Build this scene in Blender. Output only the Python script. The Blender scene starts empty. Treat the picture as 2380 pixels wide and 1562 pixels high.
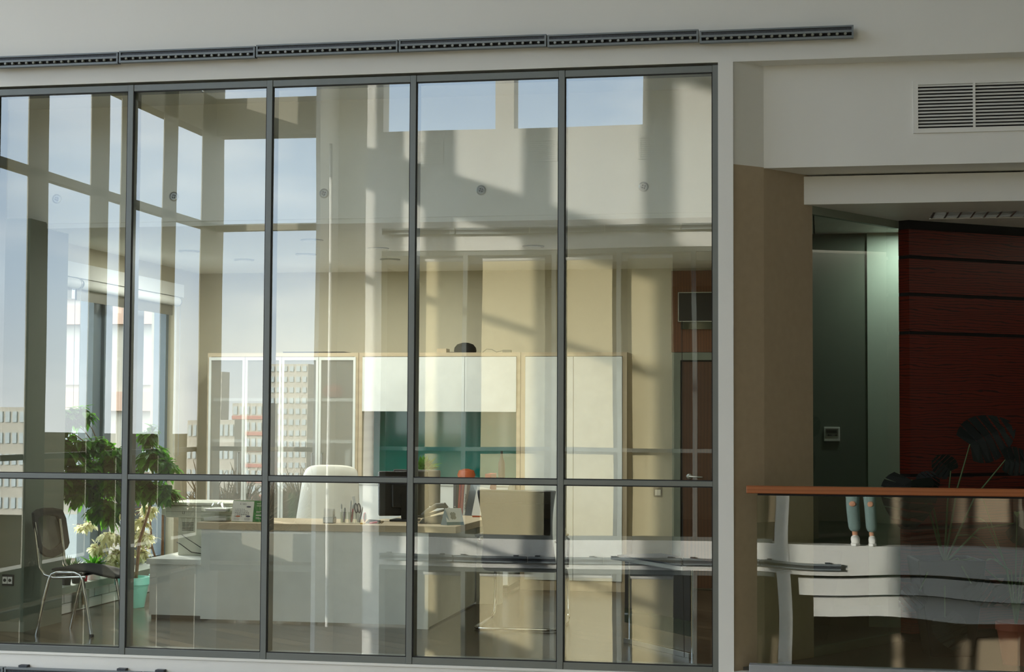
import bpy, bmesh, math, random
from mathutils import Vector, Matrix
S = bpy.context.scene
COL = S.collection
R = math.radians

# ------------------------------------------------------------------ camera
cam_d = bpy.data.cameras.new('camera'); cam = bpy.data.objects.new('camera', cam_d); COL.objects.link(cam)
YAW, PITCH, ROLL = 0.18511, 0.04872, 0.00509
cam_d.sensor_width = 36; cam_d.lens = 36 * 3851.75 / 2380; cam_d.clip_start = 0.05; cam_d.clip_end = 3000
_f = Vector((-math.sin(YAW), math.cos(YAW), 0)); _r = Vector((math.cos(YAW), math.sin(YAW), 0)); _u = Vector((0, 0, 1))
_f2 = _f * math.cos(PITCH) + _u * math.sin(PITCH); _u2 = -_f * math.sin(PITCH) + _u * math.cos(PITCH)
_r3 = _r * math.cos(ROLL) + _u2 * math.sin(ROLL); _u3 = -_r * math.sin(ROLL) + _u2 * math.cos(ROLL)
m = Matrix((_r3, _u3, -_f2)).transposed().to_4x4(); m.translation = Vector((0, -10.602, 1.57))
cam.matrix_world = m
S.camera = cam

# ------------------------------------------------------------------ world, sun, exposure
W = bpy.data.worlds.new('sky'); S.world = W; W.use_nodes = True
nt = W.node_tree; N = nt.nodes; L = nt.links
for n in list(N): N.remove(n)
out = N.new('ShaderNodeOutputWorld'); bg = N.new('ShaderNodeBackground'); L.new(bg.outputs[0], out.inputs[0])
tc = N.new('ShaderNodeTexCoord'); sep = N.new('ShaderNodeSeparateXYZ'); L.new(tc.outputs['Generated'], sep.inputs[0])
rmp = N.new('ShaderNodeValToRGB'); L.new(sep.outputs['Z'], rmp.inputs[0])
e = rmp.color_ramp.elements
e[0].position = 0.0; e[0].color = (0.62, 0.66, 0.68, 1)
e[1].position = 0.6; e[1].color = (0.86, 0.86, 0.84, 1)
x = e.new(0.08); x.color = (0.46, 0.56, 0.68, 1)
x = e.new(0.22); x.color = (0.36, 0.48, 0.64, 1)
nz = N.new('ShaderNodeTexNoise'); nz.inputs['Scale'].default_value = 3.2; nz.inputs['Detail'].default_value = 5
mp = N.new('ShaderNodeMapping'); mp.inputs['Scale'].default_value = (1, 1, 4); L.new(tc.outputs['Generated'], mp.inputs[0]); L.new(mp.outputs[0], nz.inputs['Vector'])
cr = N.new('ShaderNodeValToRGB'); L.new(nz.outputs[0], cr.inputs[0]); cr.color_ramp.elements[0].position = .48; cr.color_ramp.elements[1].position = .78
mx = N.new('ShaderNodeMixRGB'); mx.inputs[2].default_value = (.9, .92, .93, 1); L.new(cr.outputs[0], mx.inputs[0]); L.new(rmp.outputs[0], mx.inputs[1])
# the sky is brighter on the sun's side
nrm = N.new('ShaderNodeVectorMath'); nrm.operation = 'NORMALIZE'; L.new(tc.outputs['Generated'], nrm.inputs[0])
dt = N.new('ShaderNodeVectorMath'); dt.operation = 'DOT_PRODUCT'; L.new(nrm.outputs[0], dt.inputs[0]); dt.inputs[1].default_value = (-.638, .741, .21)
mxm = N.new('ShaderNodeMath'); mxm.operation = 'MAXIMUM'; L.new(dt.outputs['Value'], mxm.inputs[0]); mxm.inputs[1].default_value = 0
pwm = N.new('ShaderNodeMath'); pwm.operation = 'POWER'; L.new(mxm.outputs[0], pwm.inputs[0]); pwm.inputs[1].default_value = 2.5
mlm = N.new('ShaderNodeMath'); mlm.operation = 'MULTIPLY_ADD'; L.new(pwm.outputs[0], mlm.inputs[0]); mlm.inputs[1].default_value = 9.0; mlm.inputs[2].default_value = 3.6
L.new(mlm.outputs[0], bg.inputs[1])
L.new(mx.outputs[0], bg.inputs[0])
SUN = Vector((0.652, -0.758, -0.215)).normalized()
sd = bpy.data.lights.new('sun', 'SUN'); sd.energy = 6.6; sd.angle = R(0.9); sd.color = (1, .94, .83)
so = bpy.data.objects.new('sun', sd); COL.objects.link(so); so.rotation_euler = SUN.to_track_quat('-Z', 'Y').to_euler()
S.view_settings.view_transform = 'Standard'; S.view_settings.look = 'None'
S.view_settings.exposure = 0.50; S.view_settings.gamma = 1; S.view_settings.use_curve_mapping = False
S.cycles.use_denoising = True
S.cycles.max_bounces = 10; S.cycles.diffuse_bounces = 5; S.cycles.glossy_bounces = 5; S.cycles.transparent_max_bounces = 24; S.cycles.transmission_bounces = 6
S.cycles.sample_clamp_indirect = 6; S.cycles.caustics_reflective = False; S.cycles.caustics_refractive = False

# ------------------------------------------------------------------ materials
def lin(c):
    return tuple(((v / 255) / 12.92 if v / 255 <= .04045 else ((v / 255 + .055) / 1.055) ** 2.4) for v in c) + (1,)
def mat(name, rgb, rough=.5, metal=0, var=.04, scale=8, spec=.5, bump=0, stretch=(1, 1, 1), coat=0):
    M = bpy.data.materials.new(name); M.use_nodes = True
    n = M.node_tree.nodes; l = M.node_tree.links; b = n['Principled BSDF']
    c = lin(rgb)
    b.inputs['Roughness'].default_value = rough; b.inputs['Metallic'].default_value = metal
    b.inputs['Specular IOR Level'].default_value = spec; b.inputs['Coat Weight'].default_value = coat
    t = n.new('ShaderNodeTexCoord'); mpn = n.new('ShaderNodeMapping'); mpn.inputs['Scale'].default_value = stretch
    l.new(t.outputs['Object'], mpn.inputs[0])
    z = n.new('ShaderNodeTexNoise'); z.inputs['Scale'].default_value = scale; z.inputs['Detail'].default_value = 4; l.new(mpn.outputs[0], z.inputs['Vector'])
    r = n.new('ShaderNodeValToRGB'); l.new(z.outputs[0], r.inputs[0])
    r.color_ramp.elements[0].position = .3; r.color_ramp.elements[1].position = .7
    r.color_ramp.elements[0].color = tuple(v * (1 - var) for v in c[:3]) + (1,)
    r.color_ramp.elements[1].color = tuple(min(1, v * (1 + var)) for v in c[:3]) + (1,)
    l.new(r.outputs[0], b.inputs['Base Color'])
    if bump:
        bn = n.new('ShaderNodeBump'); bn.inputs['Strength'].default_value = bump; bn.inputs['Distance'].default_value = .01
        l.new(z.outputs[0], bn.inputs['Height']); l.new(bn.outputs[0], b.inputs['Normal'])
    return M
def wood(name, a, bcol, axis=0, scale=3, rough=.4, dist=6, lines=9, sharp=.5):
    M = bpy.data.materials.new(name); M.use_nodes = True
    n = M.node_tree.nodes; l = M.node_tree.links; b = n['Principled BSDF']; b.inputs['Roughness'].default_value = rough
    t = n.new('ShaderNodeTexCoord'); mpn = n.new('ShaderNodeMapping'); l.new(t.outputs['Object'], mpn.inputs[0])
    sc = [1, 1, 1]; sc[axis] = .12; mpn.inputs['Scale'].default_value = sc
    if axis < 2: mpn.inputs['Scale'].default_value = (.14, .14, 1)
    z = n.new('ShaderNodeTexNoise'); z.inputs['Scale'].default_value = scale * 4; z.inputs['Detail'].default_value = 6; l.new(mpn.outputs[0], z.inputs['Vector'])
    w = n.new('ShaderNodeTexWave'); w.inputs['Scale'].default_value = lines; w.inputs['Distortion'].default_value = dist; w.inputs['Detail'].default_value = 3
    w.bands_direction = 'Z' if axis < 2 else 'X'
    l.new(mpn.outputs[0], w.inputs['Vector'])
    mm = n.new('ShaderNodeMixRGB'); mm.blend_type = 'MULTIPLY'; mm.inputs[0].default_value = .6
    l.new(w.outputs['Fac'], mm.inputs[1]); l.new(z.outputs[0], mm.inputs[2])
    r = n.new('ShaderNodeValToRGB'); l.new(mm.outputs[0], r.inputs[0])
    r.color_ramp.elements[0].position = .05; r.color_ramp.elements[0].color = lin(bcol)
    r.color_ramp.elements[1].position = sharp; r.color_ramp.elements[1].color = lin(a)
    l.new(r.outputs[0], b.inputs['Base Color'])
    return M
def glass(name, refl=.16, tint=(.93, .95, .93), wav=.0, rough=0.0, wscale=.8, fres=True):
    M = bpy.data.materials.new(name); M.use_nodes = True
    n = M.node_tree.nodes; l = M.node_tree.links
    for q in list(n): n.remove(q)
    o = n.new('ShaderNodeOutputMaterial'); mxs = n.new('ShaderNodeMixShader'); tr = n.new('ShaderNodeBsdfTransparent'); gl = n.new('ShaderNodeBsdfGlossy')
    tr.inputs[0].default_value = tint + (1,); gl.inputs['Roughness'].default_value = rough; gl.inputs[0].default_value = (.98, 1, .97, 1)
    mxs.inputs[0].default_value = refl
    l.new(tr.outputs[0], mxs.inputs[1]); l.new(gl.outputs[0], mxs.inputs[2]); l.new(mxs.outputs[0], o.inputs[0])
    if fres:
        lw = n.new('ShaderNodeLayerWeight'); lw.inputs[0].default_value = .25
        mr = n.new('ShaderNodeMapRange'); mr.inputs[3].default_value = refl; mr.inputs[4].default_value = .95
        pw = n.new('ShaderNodeMath'); pw.operation = 'POWER'; pw.inputs[1].default_value = 3; l.new(lw.outputs['Facing'], pw.inputs[0])
        l.new(pw.outputs[0], mr.inputs[0]); l.new(mr.outputs[0], mxs.inputs[0])
    if wav:
        t = n.new('ShaderNodeTexCoord'); z = n.new('ShaderNodeTexNoise'); z.inputs['Scale'].default_value = wscale; z.inputs['Detail'].default_value = 1.0
        l.new(t.outputs['Object'], z.inputs['Vector'])
        bn = n.new('ShaderNodeBump'); bn.inputs['Strength'].default_value = 1; bn.inputs['Distance'].default_value = wav
        l.new(z.outputs[0], bn.inputs['Height']); l.new(bn.outputs[0], gl.inputs['Normal'])
    return M
def frosted(name, rgb, op=.6):
    M = bpy.data.materials.new(name); M.use_nodes = True
    n = M.node_tree.nodes; l = M.node_tree.links; b = n['Principled BSDF']; o = [q for q in n if q.type == 'OUTPUT_MATERIAL'][0]
    b.inputs['Base Color'].default_value = lin(rgb); b.inputs['Roughness'].default_value = .25
    tr = n.new('ShaderNodeBsdfTransparent'); mxs = n.new('ShaderNodeMixShader'); mxs.inputs[0].default_value = op
    z = n.new('ShaderNodeTexNoise'); z.inputs['Scale'].default_value = 1.5
    mr = n.new('ShaderNodeMapRange'); mr.inputs[3].default_value = op - .05; mr.inputs[4].default_value = op + .05; l.new(z.outputs[0], mr.inputs[0]); l.new(mr.outputs[0], mxs.inputs[0])
    l.new(tr.outputs[0], mxs.inputs[1]); l.new(b.outputs[0], mxs.inputs[2]); l.new(mxs.outputs[0], o.inputs[0])
    return M
def leafmat(name, a, b_, tr=.35, rough=.45):
    M = bpy.data.materials.new(name); M.use_nodes = True
    n = M.node_tree.nodes; l = M.node_tree.links; b = n['Principled BSDF']; o = [q for q in n if q.type == 'OUTPUT_MATERIAL'][0]
    g = n.new('ShaderNodeNewGeometry'); r = n.new('ShaderNodeValToRGB'); l.new(g.outputs['Random Per Island'], r.inputs[0])
    r.color_ramp.elements[0].color = lin(a); r.color_ramp.elements[1].color = lin(b_)
    l.new(r.outputs[0], b.inputs['Base Color']); b.inputs['Roughness'].default_value = rough; b.inputs['Specular IOR Level'].default_value = .25
    t = n.new('ShaderNodeBsdfTranslucent'); l.new(r.outputs[0], t.inputs[0]); mxs = n.new('ShaderNodeMixShader'); mxs.inputs[0].default_value = tr
    l.new(b.outputs[0], mxs.inputs[1]); l.new(t.outputs[0], mxs.inputs[2]); l.new(mxs.outputs[0], o.inputs[0])
    return M
M = {}
M['white'] = mat('white_paint', (224, 224, 219), .65, var=.015, scale=1.5)
M['ceil'] = mat('ceiling_paint', (236, 234, 226), .8, var=.01)
M['wallin'] = mat('office_wall_paint', (198, 191, 168), .8, var=.015)
M['wallcool'] = mat('pale_wall_paint', (214, 214, 204), .8, var=.015)
M['brown'] = mat('brown_wall_paint', (172, 156, 132), .9, var=.03, scale=20, bump=.1)
M['frame'] = mat('grey_aluminium_frame', (108, 113, 110), .4, .25, var=.03)
M['bframe'] = mat('blue_grey_window_frame', (104, 118, 128), .4, .2, var=.03)
M['led'] = mat('lamp_housing_metal', (120, 128, 132), .5, .2)
M['led_d'] = mat('lamp_mesh_dark', (64, 68, 74), .5, .3, var=.3, scale=120)
M['lens'] = mat('lamp_lens', (132, 134, 124), .15)
M['black'] = mat('black_plastic', (22, 22, 22), .35)
M['blackm'] = mat('black_matte', (18, 18, 17), .7)
M['leather'] = mat('black_leather', (26, 25, 23), .3, var=.2, scale=30, bump=.15)
M['wleather'] = mat('white_leather', (222, 218, 206), .4)
M['fabric'] = mat('black_mesh_fabric', (34, 33, 30), .9)
M['mesh'] = frosted('see_through_mesh', (24, 24, 22), .84)
M['chrome'] = mat('chrome', (205, 205, 205), .08, 1.0, var=.01)
M['steel'] = mat('brushed_steel', (175, 176, 172), .3, .9)
M['desk'] = mat('white_laminate', (236, 237, 232), .35)
M['oak'] = wood('pale_oak', (204, 185, 154), (197, 177, 146), 0, 3, .45, 3, 3)
M['oakv'] = wood('pale_oak_upright', (204, 185, 154), (197, 177, 146), 2, 3, .45, 3, 3)
M['walnut'] = wood('walnut_door', (92, 54, 26), (76, 43, 20), 2, 3, .4, 4, 10)
M['panel'] = wood('brown_wood_panel', (124, 76, 42), (108, 64, 34), 2, 4, .45, 3, 12)
M['rose'] = wood('red_rosewood', (98, 31, 17), (46, 13, 8), 0, 2.5, .35, 10, 16, .14)
M['rail'] = wood('orange_brown_handrail', (158, 92, 48), (142, 80, 40), 0, 3, .35, 2, 14)
M['teal'] = mat('teal_glass_splashback', (22, 108, 100), .06, var=.02, coat=.8)
M['turq'] = mat('turquoise_ceramic', (140, 222, 206), .3)
M['terra'] = mat('terracotta', (150, 62, 42), .7)
M['soil'] = mat('soil', (52, 38, 26), .95, var=.4, scale=60, bump=.8)
M['bark'] = mat('bark', (128, 92, 66), .8, var=.25, scale=30, bump=.4)
M['stem'] = mat('green_stem', (66, 92, 44), .5)
M['leaf'] = leafmat('ficus_leaf', (40, 96, 22), (110, 176, 52), .5, .4)
M['cream'] = leafmat('variegated_leaf', (206, 206, 150), (248, 244, 216), .5)
M['succ'] = leafmat('succulent_leaf', (66, 96, 60), (110, 132, 84), .15)
M['monst'] = leafmat('monstera_leaf', (8, 14, 10), (12, 22, 15), .04, .6)
M['brass'] = mat('brass', (168, 150, 118), .3, .8)
M['clear'] = glass('clear_acrylic', .10, (.94, .95, .93), 0, .05)
M['glassA'] = glass('facade_glass', .155, (.90, .935, .895), .0018, 0, .55)
M['glassR'] = glass('railing_glass', .17, (.70, .78, .70), .004, 0, .9)
M['glassN'] = glass('niche_glass', .08, (.62, .72, .64), .004, 0, .7)
M['glassW'] = glass('outer_window_glass', .06, (.95, .96, .95), 0)
M['frost'] = frosted('frosted_door_glass', (170, 170, 160), .55)
M['paper'] = mat('paper', (236, 236, 232), .8, var=.01)
M['grid'] = mat('print_grey', (70, 70, 84), .8)
M['green'] = mat('green_card', (30, 124, 52), .6)
M['orange'] = mat('orange_card', (176, 84, 40), .6)
M['red'] = mat('red_card', (160, 34, 44), .6)
M['navy'] = mat('navy_card', (28, 36, 78), .6)
M['bluec'] = mat('grey_blue_card', (120, 142, 156), .7)
M['tealc'] = mat('petrol_card', (30, 92, 104), .7)
M['purple'] = mat('purple_plastic', (96, 84, 130), .4)
M['pink'] = mat('pink_plastic', (214, 92, 110), .4)
M['yellow'] = mat('yellow_plastic', (220, 176, 70), .4)
M['lime'] = mat('lime_plastic', (160, 190, 70), .4)
M['printer'] = mat('printer_grey', (206, 206, 190), .5)
M['printd'] = mat('printer_vent', (120, 120, 108), .7)
M['dark'] = mat('shadow_gap', (16, 15, 14), .8)
M['ddoor'] = mat('grey_door_frame', (124, 132, 118), .5)
M['greyg'] = mat('grey_green_wall', (108, 118, 104), .7, var=.02)
M['palegr'] = mat('pale_green_panel', (190, 206, 192), .5, var=.02)
M['tile'] = mat('niche_floor_tile', (66, 62, 54), .35, var=.06, scale=3)
M['kerb'] = mat('grey_blue_kerb', (150, 155, 160), .4, .2)
M['gfab'] = mat('dark_green_glass', (24, 44, 34), .08, coat=.6)
M['blind'] = mat('roller_blind_fabric', (206, 194, 156), .9, var=.02)
M['jeans'] = mat('light_blue_denim', (118, 140, 138), .9, var=.15, scale=40)
M['skin'] = mat('skin', (196, 142, 112), .55)
M['shirt'] = mat('dark_jumper', (46, 44, 44), .95)
M['hair'] = mat('brown_hair', (62, 44, 32), .6, var=.3, scale=60)
M['ground'] = mat('distant_ground', (58, 52, 40), 1, var=.35, scale=.03, spec=0)
M['concrete'] = mat('city_wall', (186, 180, 166), .9, var=.08, scale=.2, spec=.1)
M['brick'] = mat('city_brick', (200, 168, 148), .9, var=.1, scale=.6)
M['pane'] = mat('city_window', (176, 186, 186), .5)
M['roofr'] = mat('city_roof', (186, 128, 116), .9)
M['treeb'] = mat('bare_tree_mass', (80, 68, 52), 1, var=.35, scale=.5, spec=0)
M['atfl'] = mat('atrium_floor', (84, 76, 64), .5)
M['endw'] = mat('dim_beige_aluminium', (140, 136, 121), .6)
M['diff'] = mat('lamp_diffuser', (236, 234, 226), .5)
def floor_mat():
    Mx = bpy.data.materials.new('herringbone_floor'); Mx.use_nodes = True
    n = Mx.node_tree.nodes; l = Mx.node_tree.links; b = n['Principled BSDF']
    t = n.new('ShaderNodeTexCoord'); mpn = n.new('ShaderNodeMapping'); mpn.inputs['Rotation'].default_value = (0, 0, R(38)); l.new(t.outputs['Object'], mpn.inputs[0])
    br = n.new('ShaderNodeTexBrick'); br.inputs['Color1'].default_value = lin((104, 90, 70)); br.inputs['Color2'].default_value = lin((58, 50, 39)); br.inputs['Mortar'].default_value = lin((24, 20, 15))
    br.inputs['Scale'].default_value = 1; br.inputs['Brick Width'].default_value = 1.2; br.inputs['Row Height'].default_value = .16; br.inputs['Mortar Size'].default_value = .014
    l.new(mpn.outputs[0], br.inputs['Vector'])
    z = n.new('ShaderNodeTexNoise'); z.inputs['Scale'].default_value = 14
    m2 = n.new('ShaderNodeMapping'); m2.inputs['Rotation'].default_value = (0, 0, R(38)); m2.inputs['Scale'].default_value = (.1, 2.5, 1); l.new(t.outputs['Object'], m2.inputs[0]); l.new(m2.outputs[0], z.inputs['Vector'])
    mxx = n.new('ShaderNodeMixRGB'); mxx.blend_type = 'MULTIPLY'; mxx.inputs[0].default_value = .5; l.new(br.outputs[0], mxx.inputs[1]); l.new(z.outputs[0], mxx.inputs[2])
    l.new(mxx.outputs[0], b.inputs['Base Color']); b.inputs['Roughness'].default_value = .24; b.inputs['Specular IOR Level'].default_value = .6
    return Mx
M['floor'] = floor_mat()

# ------------------------------------------------------------------ mesh helpers
class MB:
    def __init__(s): s.v = []; s.f = []
    def add(s, vs, fs):
        o = len(s.v); s.v += [tuple(q) for q in vs]; s.f += [tuple(i + o for i in q) for q in fs]; return s
    def box(s, x0, x1, y0, y1, z0, z1, rz=0, c=None):
        vs = [(x, y, z) for z in (z0, z1) for y in (y0, y1) for x in (x0, x1)]
        if rz:
            c = c or ((x0 + x1) / 2, (y0 + y1) / 2); ca, sa = math.cos(rz), math.sin(rz)
            vs = [(c[0] + (x - c[0]) * ca - (y - c[1]) * sa, c[1] + (x - c[0]) * sa + (y - c[1]) * ca, z) for x, y, z in vs]
        return s.add(vs, [(0, 2, 3, 1), (4, 5, 7, 6), (0, 1, 5, 4), (2, 6, 7, 3), (0, 4, 6, 2), (1, 3, 7, 5)])
    def xbox(s, mt, x0, x1, y0, y1, z0, z1):
        vs = [mt @ Vector((x, y, z)) for z in (z0, z1) for y in (y0, y1) for x in (x0, x1)]
        return s.add(vs, [(0, 2, 3, 1), (4, 5, 7, 6), (0, 1, 5, 4), (2, 6, 7, 3), (0, 4, 6, 2), (1, 3, 7, 5)])
    def prism(s, poly, z0, z1):
        n = len(poly)
        return s.add([(x, y, z0) for x, y in poly] + [(x, y, z1) for x, y in poly],
                     [tuple(range(n))[::-1], tuple(range(n, 2 * n))] + [(i, (i + 1) % n, n + (i + 1) % n, n + i) for i in range(n)])
    def plate(s, pts, n):     # polygon of 3-D points given thickness along vector n
        k = len(pts); n = Vector(n); P = [Vector(p) for p in pts]
        return s.add(P + [p + n for p in P], [tuple(range(k))[::-1], tuple(range(k, 2 * k))] + [(i, (i + 1) % k, k + (i + 1) % k, k + i) for i in range(k)])
    def tube(s, pts, r, seg=8, closed=False):
        P = [Vector(p) for p in pts]; n = len(P); rs = r if isinstance(r, (list, tuple)) else [r] * n
        o = len(s.v); up = None
        for i, p in enumerate(P):
            a = P[(i - 1) % n] if (i > 0 or closed) else p; b = P[(i + 1) % n] if (i < n - 1 or closed) else p
            t = (b - a).normalized()
            if up is None: up = t.orthogonal().normalized()
            up = (up - t * up.dot(t)).normalized() if (up - t * up.dot(t)).length > 1e-6 else t.orthogonal().normalized()
            w = t.cross(up)
            for k in range(seg):
                an = 2 * math.pi * k / seg; s.v.append(tuple(p + (up * math.cos(an) + w * math.sin(an)) * rs[i]))
        m_ = n if closed else n - 1
        for i in range(m_):
            for k in range(seg):
                a = o + i * seg; b = o + ((i + 1) % n) * seg
                s.f.append((a + k, a + (k + 1) % seg, b + (k + 1) % seg, b + k))
        if not closed:
            s.f.append(tuple(o + k for k in range(seg))[::-1]); s.f.append(tuple(o + (n - 1) * seg + k for k in range(seg)))
        return s
    def lathe(s, prof, c, seg=24, ax='z'):
        o = len(s.v); n = len(prof)
        for r, h in prof:
            for k in range(seg):
                a = 2 * math.pi * k / seg; u, v = r * math.cos(a), r * math.sin(a)
                p = {'z': (u, v, h), 'y': (u, h, v), 'x': (h, u, v)}[ax]
                s.v.append((c[0] + p[0], c[1] + p[1], c[2] + p[2]))
        for i in range(n - 1):
            for k in range(seg):
                s.f.append((o + i * seg + k, o + i * seg + (k + 1) % seg, o + (i + 1) * seg + (k + 1) % seg, o + (i + 1) * seg + k))
        s.f.append(tuple(o + k for k in range(seg))[::-1]); s.f.append(tuple(o + (n - 1) * seg + k for k in range(seg)))
        return s
    def build(s, name, m, parent=None, bev=0, smooth=False, sub=0):
        me = bpy.data.meshes.new(name); me.from_pydata([tuple(v) for v in s.v], [], s.f); me.update()
        bm = bmesh.new(); bm.from_mesh(me); bmesh.ops.recalc_face_normals(bm, faces=bm.faces); bm.to_mesh(me); bm.free()
        me.materials.append(M[m] if isinstance(m, str) else m)
        if smooth:
            for p in me.polygons: p.use_smooth = True
            try: me.set_sharp_from_angle(angle=R(40))
            except Exception: pass
        ob = bpy.data.objects.new(name, me); COL.objects.link(ob)
        if parent:
            ob.parent = parent; ob.matrix_parent_inverse = parent.matrix_world.inverted() if False else Matrix.Translation(parent.location).inverted()
        if bev:
            b = ob.modifiers.new('bevel', 'BEVEL'); b.width = bev; b.segments = 2; b.limit_method = 'ANGLE'; b.angle_limit = R(40)
        if sub:
            q = ob.modifiers.new('sub', 'SUBSURF'); q.levels = sub; q.render_levels = sub
        return ob
def B(*a, **k): return MB().box(*a, **k)
def tag(o, label, cat, group=None, kind=None):
    if label: o['label'] = label
    if cat: o['category'] = cat
    if group: o['group'] = group
    if kind: o['kind'] = kind
    return o
def thing(name, label, cat, loc=(0, 0, 0), group=None):
    o = bpy.data.objects.new(name, None); COL.objects.link(o); o.location = loc; o.empty_display_size = .1
    return tag(o, label, cat, group)
def struct(name, mb, m, label=None, **k):
    o = mb.build(name, m, **k); o['kind'] = 'structure'
    if label: o['label'] = label
    return o
def copy_tree(o, delta=(0, 0, 0), label=None, parent=None):
    c = o.copy(); COL.objects.link(c)
    if parent:
        inv = o.matrix_parent_inverse.copy(); c.parent = parent; c.matrix_parent_inverse = inv
    else: c.location = Vector(o.location) + Vector(delta)
    if label: c['label'] = label
    for ch in list(o.children): copy_tree(ch, parent=c)
    return c
def text(body, size, mt, m, parent, name='lettering'):
    cu = bpy.data.curves.new(name, 'FONT'); cu.body = body; cu.size = size; cu.extrude = .0002
    t = bpy.data.objects.new(name, cu); COL.objects.link(t); t.matrix_world = mt
    bpy.context.view_layer.update()
    me = bpy.data.meshes.new_from_object(t); me.transform(mt); me.materials.clear(); me.materials.append(M[m])
    bpy.data.objects.remove(t)
    ob = bpy.data.objects.new(name, me); COL.objects.link(ob)
    if parent: ob.parent = parent; ob.matrix_parent_inverse = Matrix.Translation(parent.location).inverted()
    return ob
def facing(loc, up=(0, 0, 1), right=(1, 0, 0)):
    r = Vector(right).normalized(); u = Vector(up).normalized(); n = r.cross(u)
    q = Matrix((r, u, n)).transposed().to_4x4(); q.translation = Vector(loc); return q

# ================================================================== SETTING: near facade
ZT = 3.83
MX = [-0.66394 - .99636 * (5 - i) for i in range(6)]     # frame lines; MX[5] = jamb by the white post
struct('wall_front_upper', B(-8.2, 2.6, 0, .35, ZT + .02, 5.4), 'white', 'white wall band above the glazed office front')
struct('wall_front_upper_storey', B(-8.2, 2.6, .02, .35, 5.4, 9), 'white')
struct('wall_front_sill', B(-8.2, 2.6, -.005, .35, -.42, -.06), 'white', 'white slab edge below the glazed office front')
struct('wall_front_left', B(-8.2, -6.67, 0, .12, -.06, ZT + .02), 'white')
struct('trim_1', B(-7.4, -.55, -.015, .06, -.062, -.045), 'white')
struct('wall_front_lower', B(-8.2, 2.6, .02, .35, -4.4, -.42), 'white')
struct('trim_2', B(-.648, -.552, -.02, .30, -.42, ZT + .02), 'white', 'white post at the right end of the office glazing')
for i in range(-1, 5):
    x0 = MX[0] + .99636 * i; x1 = x0 + .99636
    mb = MB(); w = .02
    mb.box(x0 - w, x0 + w, -.012, .125, -.045, ZT)
    mb.box(x0 + w, x1 - w, -.008, .125, ZT - .045, ZT); mb.box(x0 + w, x1 - w, -.008, .125, -.045, .0)
    mb.box(x0 + w, x1 - w, -.010, .125, 1.133, 1.168)
    fr = struct('window_%d' % (i + 2), mb, 'frame', 'grey framed glazing bay of the office front', bev=.003)
    for z0, z1 in ((.0, 1.133), (1.168, ZT - .045)):
        pn = B(x0 + w, x1 - w, .0, .001, z0, z1)
        pn = MB().add([(x0 + w, .004, z0), (x1 - w, .004, z0), (x1 - w, .004, z1), (x0 + w, .004, z1)], [(0, 1, 2, 3)])
        pn.build('pane', 'glassA', fr)
        g = MB()
        for a, b_, c, d in ((x0 + w, x0 + w + .006, z0, z1), (x1 - w - .006, x1 - w, z0, z1), (x0 + w, x1 - w, z0, z0 + .006), (x0 + w, x1 - w, z1 - .006, z1)):
            g.box(a, b_, -.006, .003, c, d)
        g.build('gasket', 'blackm', fr)
struct('trim_3', B(MX[5] - .02, MX[5] + .03, -.012, .125, -.045, ZT), 'frame', 'grey jamb beside the white post')

# office shell
struct('floor', B(-6.3, -.6, .02, 4.95, -.3, -.001), 'floor', 'dark plank floor of the office')
struct('ceiling', B(-6.3, -.6, .86, 4.95, 2.955, 3.15), 'ceil', 'white office ceiling')
struct('ceiling_front', B(-6.3, -.6, .13, .86, ZT + .02, ZT + .2), 'ceil')
struct('wall_beam', B(-6.0, -.6, .85, 1.0, 2.99, ZT + .02), 'ceil', 'white dropped bulkhead inside the office front')
struct('wall_back', B(-6.3, -.6, 4.76, 4.95, -.1, 3.0), 'wallin', 'beige back wall of the office')
struct('wall_right', B(-.66, -.56, .31, 4.95, -.1, 3.9), 'wallin')
lw = MB()
lw.box(-6.25, -6.0, .13, 1.25, -.1, ZT + .02); lw.box(-6.25, -6.0, 4.2, 4.95, -.1, 3.0); lw.box(-6.25, -6.0, 1.25, 4.2, 2.80, 3.0); lw.box(-6.25, -6.0, 1.25, 4.2, -.1, .2)
struct('wall_left', lw, 'wallin', 'left office wall around the outer window')
struct('wall_left_pier', B(-6.02, -5.68, .60, 1.22, -.02, 3.0), 'greyg', 'grey green pier with sockets beside the chair')
struct('baseboard_left', B(-6.0, -5.67, .59, .60, .0, .07), 'ddoor')
struct('baseboard_back', B(-1.74, -1.36, 4.745, 4.76, .0, .07), 'ddoor')
# outer window
wf = MB()
X0, X1 = -6.2, -6.08
wf.box(X0, X1, 1.25, 4.2, .2, .27); wf.box(X0, X1, 1.25, 4.2, 2.62, 2.80)
for a, b_ in ((1.25, 1.30), (1.58, 1.68), (1.84, 1.90), (2.56, 2.62), (2.78, 2.94), (3.44, 3.62), (4.14, 4.2)): wf.box(X0, X1, a, b_, .27, 2.62)
wf.box(X0 + .02, X1 - .03, 1.68, 1.84, .27, 2.62); wf.box(X0 + .02, X1 - .03, 2.62, 2.78, .27, 2.62)
ow = struct('window_7', wf, 'bframe', 'blue grey framed outer window behind the ficus')
for a, b_ in ((1.30, 1.58), (1.90, 2.56), (2.94, 3.44), (3.62, 4.14)):
    MB().add([(-6.15, a, .27), (-6.15, b_, .27), (-6.15, b_, 2.62), (-6.15, a, 2.62)], [(0, 1, 2, 3)]).build('pane', 'glassW', ow)
struct('trim_4', B(-6.1, -5.80, 1.23, 4.25, .17, .225), 'ddoor', 'grey window ledge carrying the small pots')
struct('trim_5', B(-6.02, -5.93, 1.25, 4.2, 2.68, 2.80), 'white', 'white box above the roller blinds')
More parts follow.
